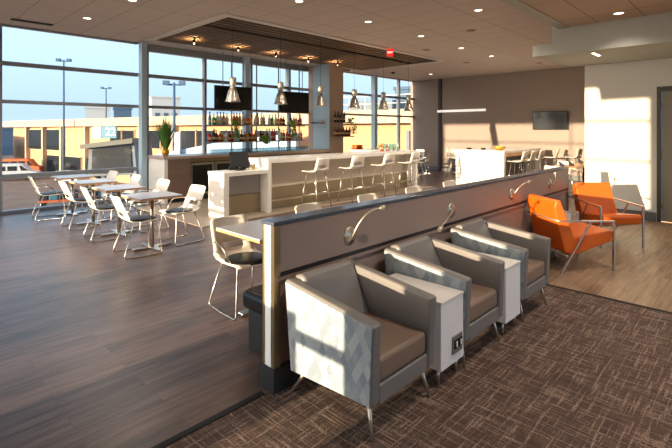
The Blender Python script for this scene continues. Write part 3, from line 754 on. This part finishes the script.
for i, (x, y) in enumerate(((12.4, 6.4), (12.6, 6.05))):
    tag(MB().lathe([(0, 0), (.06, 0), (.08, .05), (.07, .05), (.05, .01), (0, .01)], 14, (x, y, 1.066)).build('small_bowl', 'black_plastic'), 'small dark bowl on the island, %s' % ('nearer the windows' if i == 0 else 'nearer the fruit bowl'), 'bowl', 'small bowls on the island')

# far corner tables with chairs in the bluish window corner
for i, (x, y) in enumerate(((14.3, 9.9), (12.9, 9.9))):
    copy_thing(ct, (x, y, 0), 0, 'cafe table in the far window corner, %s' % ('against the grey wall' if i == 0 else 'closer to the bar end'), 'cafe tables in the far corner')
for i, (x, y, r, lb) in enumerate(((14.25, 9.25, PI*.6, 'white shell chair by the dark conduit on the grey wall'), (12.9, 9.3, PI/2, 'white shell chair in the far corner seen past the last bar stool'), (13.6, 9.9, 0, 'white shell chair between the two far corner tables'))):
    put(dc, first_dc, (x, y, 0), r, lb, 'white chairs in the far corner')
# high tables by the end of the white wall
def high_table(x, y, lb):
    t = thing('high_table', lb, 'table', (x, y, 0), 0, 'wood topped tables beyond the divider')
    MB().box(-.42, .42, -.32, .32, .72, .75).build('table_top', 'table_edge_wood', t, bevel=.003)
    MB().tube([(0, 0, .72), (0, 0, .02)], .03, 12).build('pedestal', 'black_plastic', t)
    MB().lathe([(0, 0), (.22, 0), (.22, .015), (.03, .03), (0, .03)], 16).build('round_base', 'black_plastic', t)
    return t
high_table(11.95, 3.55, 'wood topped table nearest the end of the divider')
high_table(13.4, 3.55, 'wood topped table farther back against the sunlit wall')
for i, (x, y) in enumerate(((11.75, 3.6), (12.15, 3.5), (13.3, 3.6))):
    tag(MB().box(x-.03, x+.03, y-.05, y+.05, .751, .80).prism([(-.05, .80), (.05, .80), (.08, .87), (.06, .87)], x-.02, x+.02, 'x', Matrix.Translation((0, y, 0))).build('menu_holder', 'dark_clothes'), 'dark menu holder on a wood topped table, %s from the divider' % ORD[i], 'menu holder', 'menu holders on the wood tables')
for i, (x, y, r) in enumerate(((12.5, 3.0, PI/2), (11.4, 3.6, 0), (12.75, 3.9, PI))):
    put(dc, first_dc, (x, y, 0), r, 'white shell chair tucked at the wood tables, %s' % ('facing the grey wall side', 'nearest the divider end', 'between both tables')[i], 'white chairs at the wood tables')

# TVs
def tv(w, h, d, name, lb, loc, rz, grp=None, hang=None):
    t = thing(name, lb, 'television', loc, rz, grp)
    MB().box(-w/2, w/2, 0, d, 0, h).build('housing', 'black_plastic', t, bevel=.005)
    MB().box(-w/2+.02, w/2-.02, -.004, 0, .025, h-.02).build('screen', 'screen_black', t)
    if hang:
        for s in (-1, 1): MB().tube([(s*w*.28, d/2, h), (s*w*.28, d/2, hang)], .012).build('hanger_rod', 'frame_metal', t)
    else: MB().box(-.2, .2, d, d+.03, h*.3, h*.7).build('wall_bracket', 'black_plastic', t)
    return t
tv(1.06, .62, .06, 'television', 'black television hanging over the back bar nearest the window tables', (6.62, 10.15, 2.19), math.radians(-6), 'televisions above the back bar', hang=CZ-2.19)
tv(1.06, .62, .06, 'television', 'black television hanging over the back bar beside the column', (8.75, 10.15, 2.17), math.radians(-6), 'televisions above the back bar', hang=CZ-2.17)
tv(1.13, .62, .05, 'television', 'black television mounted on the sunlit grey wall', (15.79, 5.22, 1.66), -PI/2)
# linear light on the far wall
t = thing('wall_light', 'long white linear light fixed high on the grey wall', 'wall light', (15.80, 8.5, 2.40))
MB().box(-.05, .0, -1.02, 1.02, -.045, .045).build('light_housing', mat('linear_lamp', srgb(236, 232, 224), .4, emit=(1, .93, .82, 1), estr=.35), t, bevel=.006)
for s in (-1, 1): MB().box(0, .10, s*.8-.03, s*.8+.03, -.02, .02).build('bracket', 'frame_metal', t)

# pendants
def pendant():
    t = thing('pendant_lamp', '', 'pendant lamp', (0, 0, 0), 0, 'bell pendant lamps over the bar')
    MB().tube([(0, 0, .56), (0, 0, 1.90)], .004, 6).build('cord', 'black_plastic', t)
    MB().lathe([(0, .58), (.02, .58), (.03, .565), (.072, .56), (.078, .55), (.078, .375), (.072, .365), (0, .365)], 20).build('ballast_can', 'bell_metal', t)
    MB().lathe([(0, .365), (.055, .365), (.055, .335), (.07, .335), (.07, .315), (0, .315)], 16).build('neck', 'frame_metal', t)
    MB().lathe([(.05, .315), (.072, .305), (.092, .27), (.112, .22), (.130, .16), (.143, .10), (.152, .05), (.170, .018), (.178, 0), (.168, 0), (.160, .018), (.142, .05), (.133, .10), (.120, .16), (.102, .22), (.08, .265), (.05, .30)], 28).build('bell_shade', 'bell_metal', t)
    MB().lathe([(0, .12), (.03, .13), (.04, .17), (.03, .22), (0, .23)], 12).build('bulb', mat('bulb_white', srgb(250, 230, 200), .4, emit=(1, .8, .55, 1), estr=1.2), t)
    return t
pe = pendant(); pe.scale = (.82, .82, .82); fp = [True]
for i in range(6):
    put(pe, fp, (4.78+1.17*i, 7.36, 2.195), 0, 'brushed metal bell pendant over the bar, %s from the host counter end' % ORD[i], 'bell pendant lamps over the bar')

# ------------------------------------------------------------------ shelves and bottles
SH = []
for z, lb in ((1.79, 'upper'), (1.345, 'lower')):
    t = thing('glass_shelf', '%s green glass bottle shelf in front of the windows' % lb, 'shelf', (7.63, 10.35, z), 0, 'glass bottle shelves')
    MB().box(-1.68, 1.62, -.10, .10, -.012, .0).build('shelf_board', 'glass_shelf', t)
    MB().box(-1.68, 1.62, -.112, -.102, -.03, -.002).build('shelf_rail', 'frame_metal', t)
t = thing('shelf_frame', 'thin metal posts from ceiling to back bar that carry the bottle shelves', 'shelf frame', (7.63, 10.50, 0))
for x in (-1.66, -.85, -.02, .78, 1.6): MB().box(x-.014, x+.014, -.014, .014, 1.05, CZ-.03).build('post', 'frame_metal', t)
BC = {'amber': srgb(206, 100, 24), 'clear': srgb(206, 214, 216), 'green': srgb(40, 160, 66), 'blue': srgb(40, 160, 214), 'dark': srgb(46, 26, 20), 'red': srgb(204, 36, 26), 'golden': srgb(230, 160, 50), 'brown': srgb(106, 54, 24)}
for k, c in BC.items(): mat('bottle_'+k, c, .12, spec=.6)
BP = {}
def bottle(kind, shape, x, y, z, label, group, sc=1.0):
    key = (kind, shape)
    h = (.30, .27, .24)[shape]; r = (.036, .042, .048)[shape]
    if key not in BP:
        t = thing('bottle', label, 'bottle', (x, y, z), 0, group)
        MB().lathe([(0, 0), (r, 0), (r, h*.55), (r*.8, h*.66), (.013, h*.76), (.013, h*.95), (0, h*.95)], 12).build('glass_body', 'bottle_'+kind, t)
        MB().lathe([(r+.0008, h*.20), (r+.0012, h*.20), (r+.0012, h*.38), (r+.0008, h*.38)], 12).build('paper_label', 'label_paper', t)
        MB().lathe([(0, h), (.016, h), (.016, h*.92), (.0135, h*.92)], 10).build('cap', ['black_plastic', 'gold_pot', 'frame_metal'][shape], t)
        BP[key] = t
    else:
        t = copy_thing(BP[key], (x, y, z), 0, label, group)
    t.scale = (sc, sc, sc)
    return t
# gaps follow the posts and trailing plants
up = ['blue', 'green', 'clear', 'clear', 'amber', 'clear', None, 'red', 'amber', 'golden', 'clear', 'amber', 'amber', None, 'clear', 'golden', 'clear', 'clear', None, 'clear', 'green', 'clear', 'golden', 'red', 'dark', None, None, 'dark', 'golden', 'clear', 'red', 'amber']
lo_ = ['red', 'dark', 'brown', 'amber', 'golden', 'clear', 'red', 'red', 'clear', 'clear', 'brown', 'amber', 'golden', 'brown', 'amber', 'amber', None, 'dark', 'red', 'brown', 'clear', 'red', 'red', None, 'clear', 'golden', 'red', 'amber', 'red', 'clear', 'clear', 'red', 'clear', 'amber']
for row, z, nm in ((up, 1.791, 'upper'), (lo_, 1.346, 'lower')):
    xs0, xs1 = 6.03, 9.18
    cnt = 0
    for i, kd in enumerate(row):
        if kd is None: continue
        x = xs0 + (xs1-xs0)*i/(len(row)-1); cnt += 1
        nth = ORD[cnt-1] if cnt <= 20 else ORD[cnt-21].replace('first', 'twenty-first').replace('second', 'twenty-second').replace('third', 'twenty-third').replace('fourth', 'twenty-fourth').replace('fifth', 'twenty-fifth').replace('sixth', 'twenty-sixth').replace('seventh', 'twenty-seventh').replace('eighth', 'twenty-eighth').replace('ninth', 'twenty-ninth').replace('tenth', 'thirtieth').replace('eleventh', 'thirty-first').replace('twelfth', 'thirty-second')
        bottle(kd, random.choice((0, 0, 1, 2)), x, 10.35+random.uniform(-.03, .03), z, '%s bottle on the %s glass shelf, %s from the window-table end' % (kd, nm, nth), 'bottles on the %s glass shelf' % nm, 1.12)
# trailing plants hanging from the shelf
def trailing(x, y, z, lb, n=130, w=.13, h=.42):
    t = thing('trailing_plant', lb, 'plant', (x, y, z))
    MB().lathe([(0, 0), (.04, 0), (.055, .09), (.045, .09), (0, .08)], 12).build('pot', 'label_paper', t)
    mb = MB()
    for i in range(n):
        a = random.uniform(0, 2*PI); r = random.uniform(.03, w); zz = random.uniform(-h+.1, .16)
        p = Vector((r*math.cos(a), -abs(r*math.sin(a))-.03*(zz < 0) - .07*(zz < 0), zz)); d = Vector((math.cos(a), math.sin(a), random.uniform(-1.2, .3))).normalized()*.075
        mb.blade(p, p+d, .02, (math.cos(a)*.3, math.sin(a)*.3, .2))
    mb.build('foliage', 'leaf', t)
    return t
trailing(6.72, 10.33, 1.791, 'trailing green plant on the upper shelf below the first television')
trailing(8.72, 10.33, 1.791, 'trailing green plant on the upper shelf below the second television')
trailing(7.72, 10.33, 1.346, 'green plant on the lower bottle shelf', h=.15)
# glasses on the back bar
gl = MB().lathe([(0, 0), (.032, 0), (.036, .11), (.033, .11), (.030, .006), (0, .006)], 12).build('drinking_glass', 'clear_glass')
tag(gl, 'clear drinking glass in the rows standing on the back bar', 'glass', 'drinking glasses on the back bar'); gl.location = (5.9, 9.95, 1.051)
for r in range(2):
    for i in range(34):
        if r == 0 and i == 0: continue
        g = gl.copy(); COL.objects.link(g); g.location = (5.9 + i*.095, 9.95 + r*.11, 1.051)
# wall shelves on the column
for z, lb, kd in ((1.90, 'upper', 'dark'), (1.46, 'lower', 'brown')):
    t = thing('wall_shelf', '%s small wooden shelf on the column with dark bottles' % lb, 'shelf', (10.28, 9.62, z), 0, 'small shelves on the column')
    MB().box(-.45, .45, -.10, .098, -.03, 0).build('shelf_board', 'slat_wood', t)
    n = 4 if kd == 'dark' else 6
    for i in range(n):
        bottle(kd, 0 if kd == 'dark' else 1, 9.92 + i*(.14 if kd == 'dark' else .13), 9.60, z+.001, '%s bottle on the %s column shelf, %s from the bar shelves' % (kd, lb, ORD[i]), 'bottles on the %s column shelf' % lb, 1.1)
trailing(10.6, 9.60, 1.901, 'leafy green plant on the upper column shelf', n=110, w=.17, h=.45)
t = thing('magazine_rack', 'slim metal rack with papers on the pale side of the column', 'rack', (9.79, 10.2, 1.75))
for z in (0, .11, .22): MB().box(-.10, 0.0, -.34, .34, z-.006, z).build('rack_shelf', 'frame_metal', t)
for i, mm in enumerate(('terracotta', 'sign_blue', 'dark_clothes')): MB().box(-.09, -.02, -.28+i*.2, -.12+i*.2, .112, .15).build('paper_stack', mm, t)
# oranges jar etc on the back bar end
t = thing('mug_tray', 'group of copper orange mugs on a tray near the column foot', 'mugs', (10.0, 9.42, 1.051))
t['category'] = 'tray'
t.location = (10.18, 8.92, 1.069)
t['label'] = 'orange copper mugs standing on a tray on the return counter by the column'
MB().box(-.20, .20, -.12, .12, 0, .012).build('tray', 'black_plastic', t)
for i in range(3):
    for j in range(2): MB().lathe([(0, .012), (.045, .012), (.05, .06), (.04, .13), (.03, .13), (0, .03)], 12, (-.12+i*.12, -.055+j*.11, 0)).build('mug', 'terracotta', t)
for i, (x, y, kd, s_) in enumerate(((9.7, 7.62, 'red', 0), (9.82, 7.66, 'amber', 0), (9.95, 7.6, 'red', 1), (10.12, 7.68, 'clear', 0), (10.25, 7.6, 'clear', 1), (10.36, 7.68, 'dark', 2), (10.48, 7.62, 'clear', 0))):
    bottle(kd, s_, x, y, 1.071, '%s condiment bottle near the far end of the bar top, %s in line' % (kd, ORD[i]), 'bottles on the bar top', .75)
t = thing('fruit_bowl', 'glass bowl of oranges at the far end of the bar', 'bowl', (10.52, 8.3, 1.069))
MB().lathe([(0, 0), (.08, 0), (.15, .08), (.145, .08), (.07, .008), (0, .008)], 18).build('bowl', 'clear_glass', t)
for i in range(6): MB().lathe([(0, -.04), (.03, -.027), (.04, 0), (.03, .027), (0, .04)], 10, (.07*math.cos(i*1.05), .07*math.sin(i*1.05), .07+.02*(i % 2))).build('orange', 'fruit_orange', t)
# spiky plant in gold pot on back bar end
t = thing('potted_grass', 'tall spiky green plant in a round gold pot on the back bar end', 'plant', (4.72, 10.08, 1.051))
MB().lathe([(0, 0), (.05, 0), (.08, .05), (.08, .10), (.07, .15), (.055, .15), (0, .13)], 18).build('pot', 'gold_pot', t)
mb = MB()
for i in range(110):
    a = random.uniform(0, 2*PI); sp = .36*math.sqrt(random.random()); h = random.uniform(.72, .92)-sp*.8
    mb.blade((.04*math.cos(a), .04*math.sin(a), .13), (sp*math.cos(a), sp*math.sin(a), 0.15+h), .019, (math.cos(a)*.3, math.sin(a)*.3, 0))
mb.build('leaves', 'leaf_dark', t)

# ------------------------------------------------------------------ outdoors
GZ = -5.0
struct('ground_apron', MB().box(-80, 320, 10.95, 420, GZ-.3, GZ), 'asphalt')
struct('ground_west', MB().box(-200, -1.8, -60, 10.95, GZ-.3, GZ), 'asphalt')
struct('ground_south', MB().box(-1.8, 60, -120, -4.9, GZ-.3, GZ), 'asphalt')
B0 = (16.404, 93.928); BR = math.radians(-82.08)
t = thing('terminal_building', 'long peach terminal building with flat cream roof edge across the apron', 'building', (B0[0], B0[1], GZ), BR)
LEN = 92
MB().box(0, LEN, .35, 9, 0, 7.1).build('wall', 'terminal_peach', t)
MB().box(-.6, LEN, -1.0, 9.3, 7.15, 8.15).build('roof_fascia', 'terminal_fascia', t)
def win(s0, s1, z0, z1, nm='window'):
    f = MB().box(s0, s1, .20, .36, z0, z1).build(nm, 'terminal_fascia', t)
    MB().box(s0+.12, s1-.12, .12, .20, z0+.12, z1-.12).build('pane', 'terminal_glass', f)
win(7.3, 12.9, 3.5, 6.8); win(13.9, 19.2, 3.5, 6.8)
win(14.1, 19.2, .1, 2.9); win(20.3, 25.3, .1, 2.9); win(26.2, 32.2, .1, 2.9)
for s0, s1 in ((33.2, 36.0), (36.3, 39.0), (42.0, 44.5), (48.4, 51), (51.2, 54), (55, 58), (60, 63)): win(s0, s1, 4.4, 6.7)
for s in (7.0, 13.4, 19.7, 27.1, 40.6, 47.5): MB().box(s-.25, s+.25, -.25, .38, 0, 7.15).build('pilaster', 'terminal_fascia', t)
MB().box(73.6, 75.0, .2, .36, 1.5, 5.6).build('side_door', 'door_green', t)
MB().box(75.9, 76.15, -.1, .36, 0, 6.6).build('downpipe', 'far_grey', t)
rl = MB()
for z in (8.7, 9.3): rl.box(66, 84, .5, .58, z-.03, z+.03)
for i in range(13): rl.box(66+i*1.5-.03, 66+i*1.5+.03, .5, .58, 8.15, 9.35)
rl.build('roof_railing', 'vehicle_white', t)
MB().box(68, 72.5, 4, 7, 8.15, 9.2).build('roof_unit', 'far_grey', t)
# far blocks
def block(name, lb, x, y, w, d_, h, m1, m2=None, rz=0.5):
    t = thing(name, lb, 'building', (x, y, GZ), rz, 'distant airport buildings')
    MB().box(-w/2, w/2, -d_/2, d_/2, 0, h).build('wall', m1, t)
    MB().box(-w/2-.2, w/2+.2, -d_/2-.2, d_/2+.2, h, h+.4).build('roof', m2 or m1, t)
    for i in range(3): MB().box(-w/2+w*(.12+.3*i), -w/2+w*(.28+.3*i), -d_/2-.05, -d_/2, h*.55, h*.75).build('window', 'far_blue', t)
    return t
block('tower_block', 'pale cubic block with blue side behind the roof edge near the planter', 50.2, 108.0, 6.6, 6.6, 14.4, 'far_pale', rz=-.3)
block('tower_block', 'small cream block above the terminal roof by the second lamp mast', 32.2, 100.0, 4.4, 4, 11.0, 'far_pale', rz=-.3)
block('tower_block', 'blue grey block between the two pale blocks', 36.5, 98.0, 3.2, 3.6, 11.0, 'far_blue', rz=-.3)
block('low_hangar', 'low blue grey hangar far off at the outer edge of the apron', 6, 150, 40, 12, 7.0, 'far_blue', 'far_grey', rz=-.1)
block('cargo_shed', 'grey cargo shed beside the end of the terminal', 9.5, 92.0, 10, 6, 5.4, 'far_grey', rz=-.25)
block('service_hut', 'narrow blue glass tower far past the bar end', 49.6, 34.9, 2.2, 2.2, 12.0, 'far_blue', rz=-1.2)
def lamp_mast(x, y, h, lb):
    t = thing('lamp_mast', lb, 'lamp post', (x, y, GZ), -.6, 'apron lamp masts')
    MB().tube([(0, 0, 0), (0, 0, h)], [.18, .10], 8).build('mast', 'far_blue', t)
    MB().box(-.6, .6, -.06, .06, h-.25, h-.1).build('cross_arm', 'far_blue', t)
    for s in (-1, 1): MB().box(s*.65-.25, s*.65+.25, -.25, .25, h-.2, h+.15).build('lamp_head', 'far_blue', t)
lamp_mast(17.7, 68.0, 16.1, 'tall slim lamp mast seen through the first window bay')
lamp_mast(30.7, 90.6, 14.7, 'shorter lamp mast near the cream block')
lamp_mast(17.8, 36.4, 10.7, 'pale lamp mast behind the planter')
lamp_mast(62.0, 66.0, 18.0, 'distant lamp mast seen beside the second television')
# jet bridge end
JA = math.atan2(36.7-39.4, 14.6-12.0)
t = thing('jet_bridge', 'grey jet bridge head with glass front and sloping roof lip', 'jet bridge', (13.3, 38.05, GZ), JA)
W = 2.0
MB().prism([(-W, 2.9), (W, 3.0), (W*.9, 5.6), (-W*.93, 5.2)], .1, 3.5, 'y').build('cab_body', 'far_grey', t)
MB().prism([(-W*.80, 3.1), (W*.84, 3.2), (W*.76, 5.35), (-W*.78, 5.0)], .0, .1, 'y').build('cab_glass', 'terminal_glass', t)
MB().prism([(-W-.15, 5.15), (W, 5.6), (W, 6.0), (-W-.15, 5.5)], -.7, 3.6, 'y').build('cab_roof', mat('roof_lip', srgb(90, 90, 82), .7), t)
for s in (-1, 1): MB().box(s*1.2-.15, s*1.2+.15, 1.0, 1.3, 0, 2.95).build('support_leg', 'far_grey', t)
sg = MB().box(-.55, .65, -.5, -.35, 6.0, 6.95).build('gate_sign', 'sign_blue', t)
letters('22', 'sign_white', sg, (.2, -.52, 6.48), .85, (PI/2, 0, 0), 'gate_number')
MB().box(-1.25, -.6, -.5, -.35, 6.0, 6.9).build('gate_sign', 'sign_white', t)
t = thing('boarding_tunnel', 'long pale blue boarding tunnel sloping past the back bar window', 'jet bridge', (14.9, 33.9, GZ), math.radians(-48))
MB().prism([(0, 3.0), (11, 3.3), (11, 6.4), (6, 5.9), (0, 4.7)], 0, 3, 'y').build('tunnel_body', mat('tunnel_paint', srgb(150, 168, 190), .6), t)
for x in (3, 9): MB().box(x, x+.4, 1.2, 1.8, 0, 3.1).build('support_leg', 'far_grey', t)
MB().box(1.8, 2.2, -.4, -.1, 1, 6.5).build('service_post', 'vehicle_white', t)
# vehicles
def vehicle(name, lb, x, y, rz, L_, H, W_, body, cat='van'):
    t = thing(name, lb, cat, (x, y, GZ), rz)
    MB().prism([(-L_/2, .35), (L_/2, .35), (L_/2, H*.50), (L_*.36, H*.58), (L_*.22, H*.97), (L_*.10, H), (-L_*.46, H), (-L_/2, H*.9)], -W_/2, W_/2, 'y').build('body', body, t, bevel=.08)
    for i in range(3): MB().box(-L_*.44+i*L_*.2, -L_*.27+i*L_*.2, -W_/2-.02, -W_/2, H*.6, H*.88).build('side_window', 'vehicle_glass', t)
    MB().prism([(L_*.20, H*.60), (L_*.33, H*.60), (L_*.21, H*.90), (L_*.17, H*.90)], -W_/2-.02, -W_/2, 'y').build('cab_window', 'vehicle_glass', t)
    for sx in (-.32, .32):
        for sy in (-1, 1): MB().tube([(sx*L_, sy*W_/2-.1*sy, .34), (sx*L_, sy*(W_/2+.02), .34)], .34, 14).build('wheel', 'black_rubber', t)
    return t
vehicle('passenger_van', 'white passenger van parked on the apron', 12.6, 71.5, math.radians(-25), 6.2, 2.2, 2.0, 'vehicle_white')
vehicle('service_car', 'small white service car by the terminal ground floor windows', 17.2, 62.5, math.radians(-70), 4.2, 1.5, 1.8, 'vehicle_white', 'car')
vehicle('service_truck', 'orange service truck behind the white van', 15.2, 79.0, math.radians(-30), 5.0, 2.4, 2.0, 'orange_paint', 'truck')
# baggage carts with workers near the glass
def cart(x, y, rz, lb, m):
    t = thing('baggage_cart', lb, 'baggage cart', (x, y, GZ), rz, 'baggage carts on the apron')
    MB().box(-1.6, 1.6, -.7, .7, .45, .6).build('platform', m, t)
    for i in range(4): MB().box(-1.5+i*.75, -.85+i*.75, -.6, .6, .6, 1.05+.3*(i % 2)).build('suitcase', ['dark_clothes', 'sign_blue', 'black_plastic', 'dark_clothes'][i], t, bevel=.05)
    for sx in (-1.2, 1.2):
        for sy in (-.6, .6): MB().tube([(sx, sy-.08, .22), (sx, sy+.08, .22)], .22, 12).build('wheel', 'black_rubber', t)
cart(11.3, 44.6, -.3, 'orange edged baggage cart in the first window bay', 'orange_paint')
cart(15.0, 43.6, -.5, 'dark baggage cart loaded with suitcases', 'base_black')
def worker(x, y, lb):
    t = thing('person', lb, 'person', (x, y, GZ), -1.0)
    # one continuous body
    bm = bmesh.new()
    J = [((0, 0, .95), .15), ((0, 0, 1.25), .15), ((0, 0, 1.45), .16), ((0, 0, 1.56), .06), ((0, 0, 1.70), .11), ((.1, .1, .90), .10), ((.12, .12, .5), .07), ((.14, .12, .04), .05), ((.0, -.1, .90), .10), ((-.06, -.12, .5), .07), ((-.12, -.12, .04), .05), ((0, .2, 1.42), .07), ((.12, .26, 1.15), .05), ((.3, .2, 1.02), .04), ((0, -.2, 1.42), .07), ((.1, -.26, 1.15), .05), ((.28, -.2, 1.02), .04)]
    Eg = [(0, 1), (1, 2), (2, 3), (3, 4), (0, 5), (5, 6), (6, 7), (0, 8), (8, 9), (9, 10), (2, 11), (11, 12), (12, 13), (2, 14), (14, 15), (15, 16)]
    me = bpy.data.meshes.new('body'); me.from_pydata([j[0] for j in J], Eg, [])
    o = bpy.data.objects.new('body', me); COL.objects.link(o); o.parent = t; me.materials.append(M['dark_clothes'])
    md = o.modifiers.new('k', 'SKIN'); o.modifiers.new('s', 'SUBSURF').render_levels = 1
    for v, j in zip(me.skin_vertices[0].data, J): v.radius = (j[1], j[1])
    me.skin_vertices[0].data[0].use_root = True
    MB().lathe([(.175, .95), (.20, 1.2), (.20, 1.42), (.09, 1.52)], 12).build('safety_vest', 'green_vest', t)
    MB().lathe([(0, 1.85), (.09, 1.82), (.125, 1.74), (.125, 1.70)], 12).build('cap', 'dark_clothes', t)
worker(13.1, 43.4, 'ramp worker in bright green vest beside the carts')
worker(17.4, 41.6, 'ramp worker in bright green vest farther along the apron')

# ------------------------------------------------------------------ light
w = bpy.data.worlds.new('World'); scene.world = w; w.use_nodes = True; nt = w.node_tree; L = nt.links
for n in list(nt.nodes): nt.nodes.remove(n)
out = N(nt, 'ShaderNodeOutputWorld'); bg = N(nt, 'ShaderNodeBackground'); L.new(bg.outputs[0], out.inputs[0])
tc = N(nt, 'ShaderNodeTexCoord'); sp = N(nt, 'ShaderNodeSeparateXYZ'); L.new(tc.outputs['Generated'], sp.inputs[0])
cr = N(nt, 'ShaderNodeValToRGB'); L.new(sp.outputs[2], cr.inputs[0])
e = cr.color_ramp.elements; e[0].position = 0.0; e[0].color = srgb(168, 190, 210); e[1].position = 0.6; e[1].color = srgb(160, 202, 232)
x = e.new(0.03); x.color = srgb(160, 186, 210); x = e.new(0.17); x.color = srgb(176, 206, 230)
# warm bright haze around the low sun
SUN_EL = math.radians(5.75); SUN_AZ = math.radians(-1.0)      # direction the light travels: +X, slightly -Y
sd = Vector((-math.cos(SUN_EL)*math.cos(SUN_AZ), -math.cos(SUN_EL)*math.sin(SUN_AZ), math.sin(SUN_EL)))
dt = N(nt, 'ShaderNodeVectorMath', operation='DOT_PRODUCT'); dt.inputs[1].default_value = sd; L.new(tc.outputs['Generated'], dt.inputs[0])
mr = N(nt, 'ShaderNodeMapRange'); mr.inputs['From Min'].default_value = 0.75; mr.inputs['From Max'].default_value = 1.0; L.new(dt.outputs['Value'], mr.inputs['Value'])
pw = N(nt, 'ShaderNodeMath', operation='POWER'); pw.inputs[1].default_value = 2.0; L.new(mr.outputs[0], pw.inputs[0])
gc = N(nt, 'ShaderNodeVectorMath', operation='SCALE'); gc.inputs[0].default_value = (6.0, 4.8, 3.4); L.new(pw.outputs[0], gc.inputs['Scale'])
ad = N(nt, 'ShaderNodeVectorMath', operation='ADD'); L.new(cr.outputs[0], ad.inputs[0]); L.new(gc.outputs[0], ad.inputs[1])
L.new(ad.outputs[0], bg.inputs['Color']); bg.inputs['Strength'].default_value = 1.0

s = bpy.data.lights.new('sun', 'SUN'); s.energy = 7.0; s.angle = math.radians(0.55); s.color = (1.0, 0.80, 0.54)
so = bpy.data.objects.new('sun', s); COL.objects.link(so)
so.rotation_euler = (-sd).to_track_quat('-Z', 'Y').to_euler()

scene.view_settings.view_transform = 'Standard'; scene.view_settings.look = 'None'
scene.view_settings.gamma = 1; scene.view_settings.use_curve_mapping = False
scene.view_settings.exposure = 0.87
scene.cycles.use_denoising = True
scene.cycles.max_bounces = 8; scene.cycles.transparent_max_bounces = 12
scene.cycles.sample_clamp_indirect = 6
